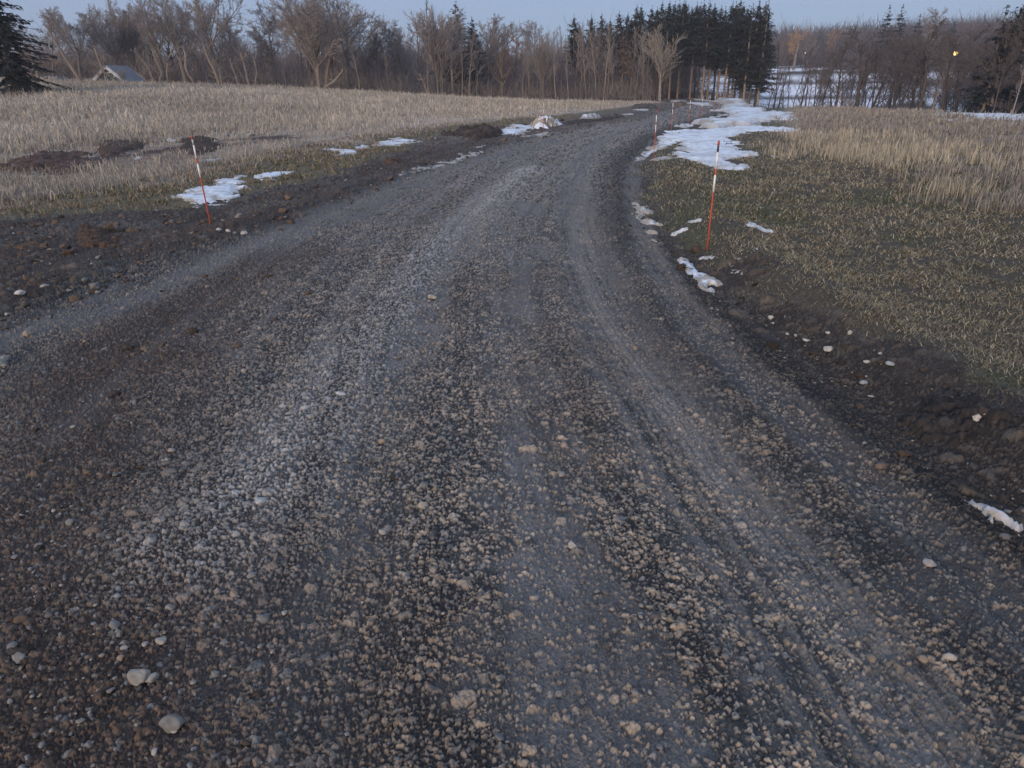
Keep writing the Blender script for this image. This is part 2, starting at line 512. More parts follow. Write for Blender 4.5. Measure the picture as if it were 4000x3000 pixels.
    sn = fbm(X / 14, Y / 14, 531, 4) + .35 * (fbm(X / 3, Y / 3, 533, 3) - .5)
    lim = np.interp(r, [80, 95, 150, 185, 200, 240, 300, 420], [.50, .40, .36, .41, .53, .50, .54, .60]) + .02 * np.maximum(0, az_deg - 28)
    snow = sst(lim - .03, lim + .05, sn) * val * sst(330, 280, r)
    azr = 2.0 * (fbm(X / 30, Y / 30, 541, 2) - .5)
    road_band = np.exp(-((r - 193 - 3 * azr) / 7) ** 2) + np.exp(-((r - 232 - 3 * azr) / 3.5) ** 2) + .8 * np.exp(-((r - 140 - 9 * azr) / 2.6) ** 2) + .8 * np.exp(-((r - 166 + 7 * azr) / 2.2) ** 2)
    snow = snow * (1 - np.clip(1.4 * road_band, 0, 1))
    snowL = sst(.57, .62, fbm(X / 7, Y / 7, 551, 3)) * sst(92, 100, Y) * sst(12, 10, az_deg) * sst(220, 160, r) * .9
    snow = np.clip(snow + snowL, 0, 1)
    col = mixc(col, np.tile(np.array([.78, .80, .84]), (n, 1)), snow)
    zz = zz + snow * .12
    v = np.stack([x, y, zz], 1)

    # ---- quads of the fan
    i = np.arange(nr - 1)[:, None]; j = np.arange(na)[None, :]
    jn = (j + 1) % na
    q4 = np.stack(np.broadcast_arrays(i * na + j, i * na + jn, (i + 1) * na + jn, (i + 1) * na + j), -1).reshape(-1, 4)
    # centre cap
    ci = len(v)
    v = np.vstack([v, [[0, 0, float(gz(0.0, 0.0))]]]); col = np.vstack([col, c_base[None]])
    jj = np.arange(na)
    tri = np.stack([np.full(na, ci), jj, (jj + 1) % na], 1)[:, ::-1]
    qa = q4[:, 0]
    jb = .5 * jit
    isroad = (np.maximum(dr, dl) + jb < .02) & (r < 118)
    hill = (val > .5)
    green = np.maximum(lawn, lgrn) > 0.05
    k = np.full(n, 1)                      # muddy verge
    k[green] = 2
    k[isroad & ~green] = 0
    k[(r > 100) & (k == 1)] = 2
    k[hill] = 3
    kq = k[qa]
    names = ['gravel_road', 'muddy_verge', 'field', 'hillside']
    for kk, nm in enumerate(names):
        fs = q4[kq == kk]
        if not len(fs): continue
        lists = [fs]
        if kk == 0: lists.append(tri)
        used = np.unique(np.concatenate([f.ravel() for f in lists]))
        remap = np.full(len(v), -1, np.int64); remap[used] = np.arange(len(used))
        me = mesh_np(nm, v[used], [remap[f] for f in lists], col[used])
        o = obj(nm, me, M_EARTH)
        tag(o, kind='structure')


build_ground()


# ------------------------------------------------------------------ stones
def icosphere():
    t = (1 + 5 ** .5) / 2
    v = np.array([[-1, t, 0], [1, t, 0], [-1, -t, 0], [1, -t, 0], [0, -1, t], [0, 1, t], [0, -1, -t], [0, 1, -t], [t, 0, -1], [t, 0, 1], [-t, 0, -1], [-t, 0, 1]], float)
    f = [(0, 11, 5), (0, 5, 1), (0, 1, 7), (0, 7, 10), (0, 10, 11), (1, 5, 9), (5, 11, 4), (11, 10, 2), (10, 7, 6), (7, 1, 8), (3, 9, 4), (3, 4, 2), (3, 2, 6), (3, 6, 8), (3, 8, 9), (4, 9, 5), (2, 4, 11), (6, 2, 10), (8, 6, 7), (9, 8, 1)]
    v /= np.linalg.norm(v, axis=1)[:, None]
    return v, np.array(f)


def subdiv(v, f):
    v = list(map(tuple, v)); cache = {}; out = []
    def mid(a, b):
        k = (min(a, b), max(a, b))
        if k not in cache:
            m = np.array(v[a]) + np.array(v[b]); m /= np.linalg.norm(m)
            v.append(tuple(m)); cache[k] = len(v) - 1
        return cache[k]
    for a, b, c in f:
        x, y, z = mid(a, b), mid(b, c), mid(c, a)
        out += [(a, x, z), (b, y, x), (c, z, y), (x, y, z)]
    return np.array(v), np.array(out)


ICO0 = icosphere(); ICO1 = subdiv(*ICO0); ICO2 = subdiv(*ICO1); ICO3 = subdiv(*ICO2)


def stone_shape(rng, ico, facets=9, rough=.05):
    """a rounded broken stone: sphere cut by a handful of planes"""
    v = ico[0].copy()
    d = rng.normal(size=(facets, 3)); d /= np.linalg.norm(d, axis=1)[:, None]
    cut = rng.uniform(.52, .92, facets)
    for k in range(facets):
        s = v @ d[k]
        ex = np.clip(s - cut[k], 0, None)
        v = v - ex[:, None] * d[k] * .9
    v *= (1 + rough * rng.normal(size=len(v)))[:, None]
    v *= np.array([1, rng.uniform(.65, 1), rng.uniform(.5, .8)])
    return v


def scatter_gravel():
    rng = np.random.default_rng(11)
    shp = [stone_shape(rng, ICO1, 12, .075) for _ in range(14)]
    n = 250000
    rr = np.exp(rng.uniform(math.log(.5), math.log(22), n)); az = rng.uniform(-1.5, 1.5, n)
    x = rr * np.sin(az); y = rr * np.cos(az)
    win = np.exp(-(poly_dist(x, y, BANDS['windrow'][0]) / .42) ** 2)
    dr = dist_right(x, y); dl = dist_left(x, y)
    onroad = (np.maximum(dr, dl) < .0)
    lawn = in_lawn(x, y) > -.1
    lg = in_left_green(x, y) > -.1
    smooth = np.exp(-(poly_dist(x, y, BANDS['track_right'][0]) / .3) ** 2) + np.exp(-(poly_dist(x, y, BANDS['dust_left'][0]) / .35) ** 2)
    pt = fbm(x / .5, y / .5, 601, 3)
    p = np.where(onroad, .030 + .60 * win + .12 * sst(.5, .65, pt), .06 + .16 * sst(.48, .6, pt)) * (1 - .8 * np.clip(smooth, 0, 1))
    p = np.where(lawn | lg, .004, p)
    keep = rng.random(n) < p * np.clip(rr / 7, .07, 1.0)
    x, y, win = x[keep], y[keep], win[keep]
    n = len(x)
    size = np.clip(rng.lognormal(math.log(.0068), .40, n), .003, .018) * (1 + .25 * win)
    size = np.where(rng.random(n) < .012, rng.uniform(.014, .024, n), size)
    z = gz(x, y)
    V = []; Fc = []; Cc = []; off = 0
    pal = np.array([[.235, .215, .19], [.19, .185, .18], [.135, .13, .13], [.235, .18, .13], [.28, .26, .23], [.085, .085, .09]])
    pr = np.array([.26, .28, .18, .16, .05, .07])
    ch = rng.choice(6, n, p=pr)
    for k, s in enumerate(shp):
        ix = np.where(np.arange(n) % len(shp) == k)[0]
        a = rng.uniform(0, 2 * math.pi, len(ix)); ca, sa = np.cos(a), np.sin(a)
        b = rng.uniform(-.6, .6, len(ix)); cb, sb = np.cos(b), np.sin(b)
        vx = s[None, :, 0] * ca[:, None] - s[None, :, 1] * sa[:, None]
        vy = s[None, :, 0] * sa[:, None] + s[None, :, 1] * ca[:, None]
        vz = s[None, :, 2] + 0 * vx
        vy, vz = vy * cb[:, None] - vz * sb[:, None], vy * sb[:, None] + vz * cb[:, None]
        sz = size[ix][:, None]
        P = np.stack([vx * sz + x[ix][:, None], vy * sz + y[ix][:, None], vz * sz + (z[ix] + .008 + size[ix] * .15)[:, None]], -1)
        m = len(s)
        V.append(P.reshape(-1, 3))
        Fc.append((ICO1[1][None] + (off + np.arange(len(ix)) * m)[:, None, None]).reshape(-1, 3))
        c = pal[ch[ix]] * rng.uniform(.75, 1.2, (len(ix), 1))
        Cc.append(np.repeat(c, m, 0))
        off += len(ix) * m
    me = mesh_np('gravel', np.vstack(V), [np.vstack(Fc)], np.vstack(Cc), smooth=False)
    o = obj('gravel', me, M_STONE)
    tag(o, 'loose grey and tan gravel strewn over the dirt road', 'gravel', kind='stuff')


scatter_gravel()


def scatter_clods():
    """lumps of churned earth thrown up along both edges of the road"""
    rng = np.random.default_rng(23)
    shp = []
    for k in range(10):
        v = stone_shape(rng, ICO2, 7, .05)
        nn = fbm(v[:, 0] * 2 + 7 * k, v[:, 1] * 2 + v[:, 2] * 2.3, 40 + k, 3) - .5
        shp.append(v * (1 + 1.1 * nn)[:, None])
    n = 100000
    rr = np.exp(rng.uniform(math.log(1.0), math.log(48), n)); az = rng.uniform(-1.4, 1.4, n)
    x = rr * np.sin(az); y = rr * np.cos(az)
    dr = dist_right(x, y); dl = dist_left(x, y)
    lawn = in_lawn(x, y); lg = in_left_green(x, y)
    cl = sst(.44, .62, fbm(x / .6, y / .6, 651, 3))
    p = 2.2 * sst(-.5, .1, dl) * sst(.3, -.3, lg) * (.15 + cl)
    p = np.maximum(p, .40 * sst(-.2, .2, dr) * sst(.3, -.1, lawn) * (.10 + cl))
    bl = np.exp(-(poly_dist(x, y, BANDS['brown_left'][0]) / .8) ** 2)
    p = np.maximum(p, .30 * bl * (.1 + cl))
    keep = rng.random(n) < p * np.interp(rr, [1, 3, 8, 20, 48], [.05, .12, .30, .30, .12])
    x, y, rr, dr = x[keep], y[keep], rr[keep], dr[keep]
    n = len(x)
    size = np.clip(rng.lognormal(math.log(.016), .5, n), .006, .065) * np.interp(rr, [1, 8, 25, 48], [.7, 1.1, 1.7, 2.4])
    z = gz(x, y)
    pal = np.array([[.110, .078, .058], [.070, .054, .044], [.050, .042, .037], [.14, .10, .07], [.20, .19, .175]])
    ch = rng.choice(5, n, p=[.32, .26, .16, .14, .12])
    V = []; Fc = []; Cc = []; off = 0
    for k, s in enumerate(shp):
        ix = np.where(np.arange(n) % len(shp) == k)[0]
        a = rng.uniform(0, 6.28, len(ix)); ca, sa = np.cos(a)[:, None], np.sin(a)[:, None]
        sz = size[ix][:, None]
        vx = s[None, :, 0] * ca - s[None, :, 1] * sa; vy = s[None, :, 0] * sa + s[None, :, 1] * ca
        P = np.stack([vx * sz + x[ix][:, None], vy * sz + y[ix][:, None], s[None, :, 2] * sz * .9 + (z[ix] + size[ix] * .3)[:, None]], -1)
        m = len(s)
        V.append(P.reshape(-1, 3)); Fc.append((ICO2[1][None] + (off + np.arange(len(ix)) * m)[:, None, None]).reshape(-1, 3))
        c = pal[ch[ix]] * rng.uniform(.75, 1.2, (len(ix), 1)) * np.where(dr[ix] > -.2, .62, 1)[:, None]
        Cc.append(np.repeat(c, m, 0)); off += len(ix) * m
    me = mesh_np('dirt_clods', np.vstack(V), [np.vstack(Fc)], np.vstack(Cc), smooth=False)
    tag(obj('dirt_clods', me, M_EARTH), 'brown clods of churned earth strewn along the muddy road edges', 'clods', kind='stuff')


scatter_clods()


def stone(px, py, wpx, label, colr=(.42, .39, .34), flat=.7, name='stone', group=None, seed=None, sink=.40):
    p = hit(px, py)
    dist = np.linalg.norm(p - np.array([0, 0, H_EYE]))
    w = wpx / F * dist
    rng = np.random.default_rng(seed if seed is not None else int(px * 7 + py))
    s = stone_shape(rng, ICO3, 11, .012)
    s = s / (s[:, 0].max() - s[:, 0].min()) * w
    s[:, 2] *= flat / .7
    s += .06 * w * (vnoise(s[:, 0] / w * 5 + 3, s[:, 1] / w * 5 + s[:, 2] / w * 4, int(px)) - .5)[:, None] * s / (np.linalg.norm(s, axis=1)[:, None] + 1e-9)
    a = rng.uniform(0, 6.28)
    ca, sa = math.cos(a) * .35 + .65, math.sin(a) * .35
    v = np.stack([s[:, 0], s[:, 1], s[:, 2]], 1)
    zmin = v[:, 2].min()
    v[:, 2] -= zmin * (1 - sink)
    cc = np.array(colr)[None] * (.85 + .3 * vnoise(s[:, 0] / w * 4 + 9, s[:, 1] / w * 4 + s[:, 2] / w * 4, int(py)))[:, None]
    me = mesh_np(name, v, [ICO3[1]], cc)
    o = obj(name, me, M_STONE, loc=(p[0], p[1], float(gz(p[0], p[1])) + .006))
    o.rotation_euler = (0, 0, a)
    return tag(o, label, 'stone', group)


PALE = (.33, .31, .27); GREY = (.27, .275, .28); WHITE = (.38, .365, .335); TAN = (.34, .27, .20); BRN = (.15, .11, .085)
STONES = [
    (556, 2690, 66, 'pale angular stone beside a smaller egg-shaped one in the dark clods', (.24, .225, .20), .8),
    (605, 2684, 44, 'small egg-shaped cream stone touching a larger pale angular one', (.27, .25, .22), .95),
    (683, 2885, 72, 'round grey cobble with a tan side standing among dark clods', (.16, .155, .145), 1.0),
    (1022, 1994, 62, 'oval whitish stone on the pale gravel ridge beside a smooth muddy strip', (.42, .41, .39), .6),
    (1690, 1182, 36, 'cream stone alone on the gravel near the middle of the road', PALE, .7),
    (1338, 1572, 48, 'angular pale grey stone at the upper end of the gravel ridge', (.44, .43, .41), .9),
    (1398, 1582, 36, 'tan stone just beside an angular pale grey stone on the gravel ridge', TAN, .6),
    (640, 2535, 38, 'whitish block of stone lying above the two pale stones', (.25, .24, .22), .8),
    (2235, 2165, 34, 'small pale stone between wheel tracks in the middle of the road', PALE, .7),
    (860, 2232, 44, 'grey flat stone half sunk in gravel next to a dark clod', GREY, .5),
    (3236, 1364, 44, 'largest flat white stone at the edge of the muddy verge', WHITE, .55),
    (3313, 1335, 20, 'round white stone in the grass just past the largest flat white one', WHITE, .9),
    (3383, 1428, 24, 'flat white stone in mud between grass and rut', WHITE, .4),
    (3431, 1418, 15, 'tiny white chip at the grass edge', WHITE, .5),
    (3470, 1455, 30, 'rounded grey-green stone half buried at the lawn edge', (.30, .32, .31), .6),
    (3375, 1482, 34, 'flat grey stone bedded in dark mud below the white ones', (.24, .26, .27), .4),
    (3405, 1527, 22, 'low white sliver of stone in the dark mud', PALE, .35),
    (3011, 1233, 20, 'rounded white stone amid small chips near the lawn edge', WHITE, .85),
    (3021, 1248, 13, 'white chip just under a rounded white stone', WHITE, .6),
    (3078, 1288, 22, 'long whitish stone on the verge below the rounded white stone', PALE, .45),
    (3109, 1299, 14, 'small whitish stone beside a long whitish one', PALE, .6),
    (3149, 1320, 26, 'angular white stone with a split edge on the verge', WHITE, .7),
    (3230, 1317, 18, 'white pebble behind the largest flat white stone', WHITE, .6),
    (3799, 1668, 38, 'cream stone lying against the dark dirt heap', (.40, .37, .33), .7),
    (3842, 1666, 34, 'brownish stone touching the cream stone by the dirt heap', TAN, .6),
    (3441, 1822, 40, 'brown stone at the lip of the wheel rut', BRN, .8),
    (3701, 2590, 40, 'cream pointed stone on the dark gravel away from the others', (.36, .33, .28), .6),
    (3630, 2206, 44, 'grey and cream broken stone between the rut and the gravel', (.28, .26, .23), .6),
    (2630, 2470, 30, 'small yellowish stone in the crumbly middle of the lower road', TAN, .7),
    (857, 924, 20, 'first white stone at the foot of the orange stake', WHITE, .7),
    (896, 922, 20, 'middle white stone of three below the leaning stake', WHITE, .7),
    (954, 924, 26, 'largest white stone of three below the leaning stake', WHITE, .8),
    (105, 1315, 24, 'tan rounded stone sitting alone on smooth bluish mud', TAN, .9),
    (20, 1414, 38, 'cream wedge of stone at the picture edge on smooth mud', PALE, .8),
    (184, 1150, 28, 'cream stone on the brown clods of the muddy margin', PALE, .6),
    (88, 1175, 40, 'pinkish white lumpy stone on the brown clods', (.45, .40, .37), .55),
    (30, 1240, 16, 'small cream pebble below the brown clods', PALE, .6),
    (672, 558, 34, 'pale square-edged boulder in the dry grass by the dirt mounds', (.30, .31, .33), .6),
    (882, 537, 22, 'grey pointed boulder standing in the dry grass', (.25, .25, .255), .9),
    (265, 572, 46, 'flat tan boulder lying behind the red-brown dirt mound', (.24, .195, .15), .5),
    (980, 532, 30, 'low pale boulder sunk in dry grass', (.34, .31, .28), .5),
    (790, 516, 16, 'small cream boulder in the grass beyond the dark dirt', PALE, .8),
    (2057, 447, 12, 'small pale boulder in the field near the dirty snow pile', PALE, .9),
]
for s in STONES: stone(*s)


# ------------------------------------------------------------------ snow patches and dirt heaps
def resample(poly, step):
    out = []
    n = len(poly)
    for i in range(n):
        a = poly[i]; b = poly[(i + 1) % n]
        k = max(1, int(np.hypot(*(b - a)) / step))
        for t in range(k): out.append(a + (b - a) * t / k)
    return np.array(out)


def heap(name, px_poly, label, cat, height, colfn, mat, edge=.25, wob=.08, step=None, lump=0.0, peak=None, group=None, stipple=0.0, seed=1):
    """a lying patch / heap: a fine height field over an outline on the ground, its rim sinking into the ground"""
    P = hits(px_poly)[:, :2]
    lo = P.min(0) - .15; hi = P.max(0) + .15
    dist = np.hypot(*P.mean(0))
    lo = lo - np.array([wob * 3.2, wob * 3.2 * (1 + dist / 40)]); hi = hi + np.array([wob * 3.2, wob * 3.2 * (1 + dist / 40)])
    if step is None: step = max(.012, dist / 691 * .8)
    nx = int(np.clip((hi[0] - lo[0]) / step, 8, 420)); ny = int(np.clip((hi[1] - lo[1]) / (step * (1 + dist / 25)), 8, 420))
    gx, gy = np.meshgrid(np.linspace(lo[0], hi[0], nx), np.linspace(lo[1], hi[1], ny))
    x = gx.ravel(); y = gy.ravel()
    ws = max(.05, .012 * dist)
    xw = x + wob * ((fbm(x / (5 * ws), y / (5 * ws), seed + 5, 6, .72) - .5) * 13)
    yw = y + wob * ((fbm(x / (5 * ws), y / (5 * ws), seed + 15, 6, .72) - .5) * 13) * (1 + dist / 40)
    # signed distance to the outline
    d = np.full(x.shape, 1e9); inside = np.zeros(x.shape, bool)
    n = len(P)
    for i in range(n):
        a = P[i]; b = P[(i + 1) % n]; ab = b - a; L = ab @ ab + 1e-12
        t = np.clip(((xw - a[0]) * ab[0] + (yw - a[1]) * ab[1]) / L, 0, 1)
        d = np.minimum(d, np.hypot(xw - a[0] - t * ab[0], yw - a[1] - t * ab[1]))
        c = ((a[1] > yw) != (b[1] > yw))
        with np.errstate(divide='ignore', invalid='ignore'):
            xi = (b[0] - a[0]) * (yw - a[1]) / (b[1] - a[1]) + a[0]
        inside ^= c & (xw < xi)
    sd = np.where(inside, d, -d)
    prof = sst(-edge * .35, edge, sd)
    nz = fbm(x / (6 * ws), y / (6 * ws), seed + 25, 4)
    h = height * prof * (.45 + 1.1 * nz) - height * .16 - .01 * (1 - prof)
    rim = 1 - sst(0, min(max(edge * 2.0, 4 * ws), .7 * max(sd.max(), .01)), sd)
    h = h - height * .62 * rim * sst(.38, .62, fbm(x / (1.1 * ws), y / (1.6 * ws), seed + 33, 4, .6))
    if stipple:
        h = h - height * stipple * sst(.45, .62, fbm(x / (2.2 * ws), y / (2.2 * ws), seed + 35, 3))
    if peak is not None:
        q = hit(*peak[0])[:2]
        h = h + peak[1] * np.exp(-(np.hypot(x - q[0], (y - q[1]) * .8) / peak[2]) ** 2) * prof * (.75 + .5 * nz)
    lid = np.zeros(len(x)); lh = np.zeros(len(x))
    if lump:
        for cs, am, dn in ((lump, .9, .7), (lump * .55, .9, .8), (lump * .3, .9, .9)):
            hh, ii = lumps(x, y, cs, seed + 45 + int(cs * 999), dn)
            hh = hh * am; up = hh > lh
            lh = np.where(up, hh, lh); lid = np.where(up, ii, lid)
        h = h + lh * prof
    h = h + (vnoise(x / ws * 1.3, y / ws * 1.3, seed + 55) - .5) * min(.03, height * .4) * prof
    z = gz(x, y) + h
    keep = (sd > -edge * .3)
    K = keep.reshape(ny, nx)
    c = colfn(x, y, sd, h, nz, lid, lh)
    i = np.arange(ny - 1)[:, None]; j = np.arange(nx - 1)[None]
    fk = K[:-1, :-1] | K[1:, :-1] | K[:-1, 1:] | K[1:, 1:]      # the rim cells dip under the ground
    q = np.stack(np.broadcast_arrays(i * nx + j, i * nx + j + 1, (i + 1) * nx + j + 1, (i + 1) * nx + j), -1)[fk]
    used = np.unique(q); rm = np.full(nx * ny, -1); rm[used] = np.arange(len(used))
    ctr = np.array([x[used].mean(), y[used].mean(), 0]); ctr[2] = float(gz(ctr[0], ctr[1]))
    v = np.stack([x, y, z], 1)[used] - ctr
    me = mesh_np(name, v, [rm[q]], c[used])
    o = obj(name, me, mat, loc=ctr)
    return tag(o, label, cat, group)


def col_snow(dirt=.25, tint=(.66, .72, .785), dcol=(.30, .26, .21), scale=1.0):
    def f(x, y, sd, h, nz, lid, lh):
        s = max(.08, .01 * np.hypot(x.mean(), y.mean())) * scale
        n = fbm(x / (2 * s), y / (2 * s), 71, 4)
        n2 = fbm(x / (.6 * s), y / (.6 * s), 73, 3)
        t = np.clip((.14 + dirt * 2.4) * (sst(.42, .72, n) * .8 + sst(.5, .75, n2) * .7) + (.50 + dirt * 1.3) * sst(.13 * s * 8, 0, sd + .3 * s * (n2 - .5)), 0, .92)
        return np.array(tint)[None] * (1 - t)[:, None] + np.array(dcol)[None] * t[:, None]
    return f


def col_dirt(a, b, c=None):
    def f(x, y, sd, h, nz, lid, lh):
        q = lid
        base = np.where((q < .5)[:, None], np.array(a)[None], np.array(b)[None])
        if c is not None: base = np.where((q > .9)[:, None], np.array(c)[None], base)
        return base * (.7 + .6 * ((q * 17.3) % 1))[:, None]
    return f


def zz(pts, ox, oy, s):
    return [(ox + a / s, oy + b / s) for a, b in pts]


Z4 = lambda p: zz(p, 2400, 350, 2.765)
Z6 = lambda p: zz(p, 2400, 600, 2.212)
Z5 = lambda p: zz(p, 3000, 350, 2.212)
Z1 = lambda p: zz(p, 0, 450, 2.212)
Z2 = lambda p: zz(p, 900, 350, 2.212)
Z3 = lambda p: zz(p, 1800, 350, 2.212)
ZB = lambda p: zz(p, 2600, 1000, 1.58)

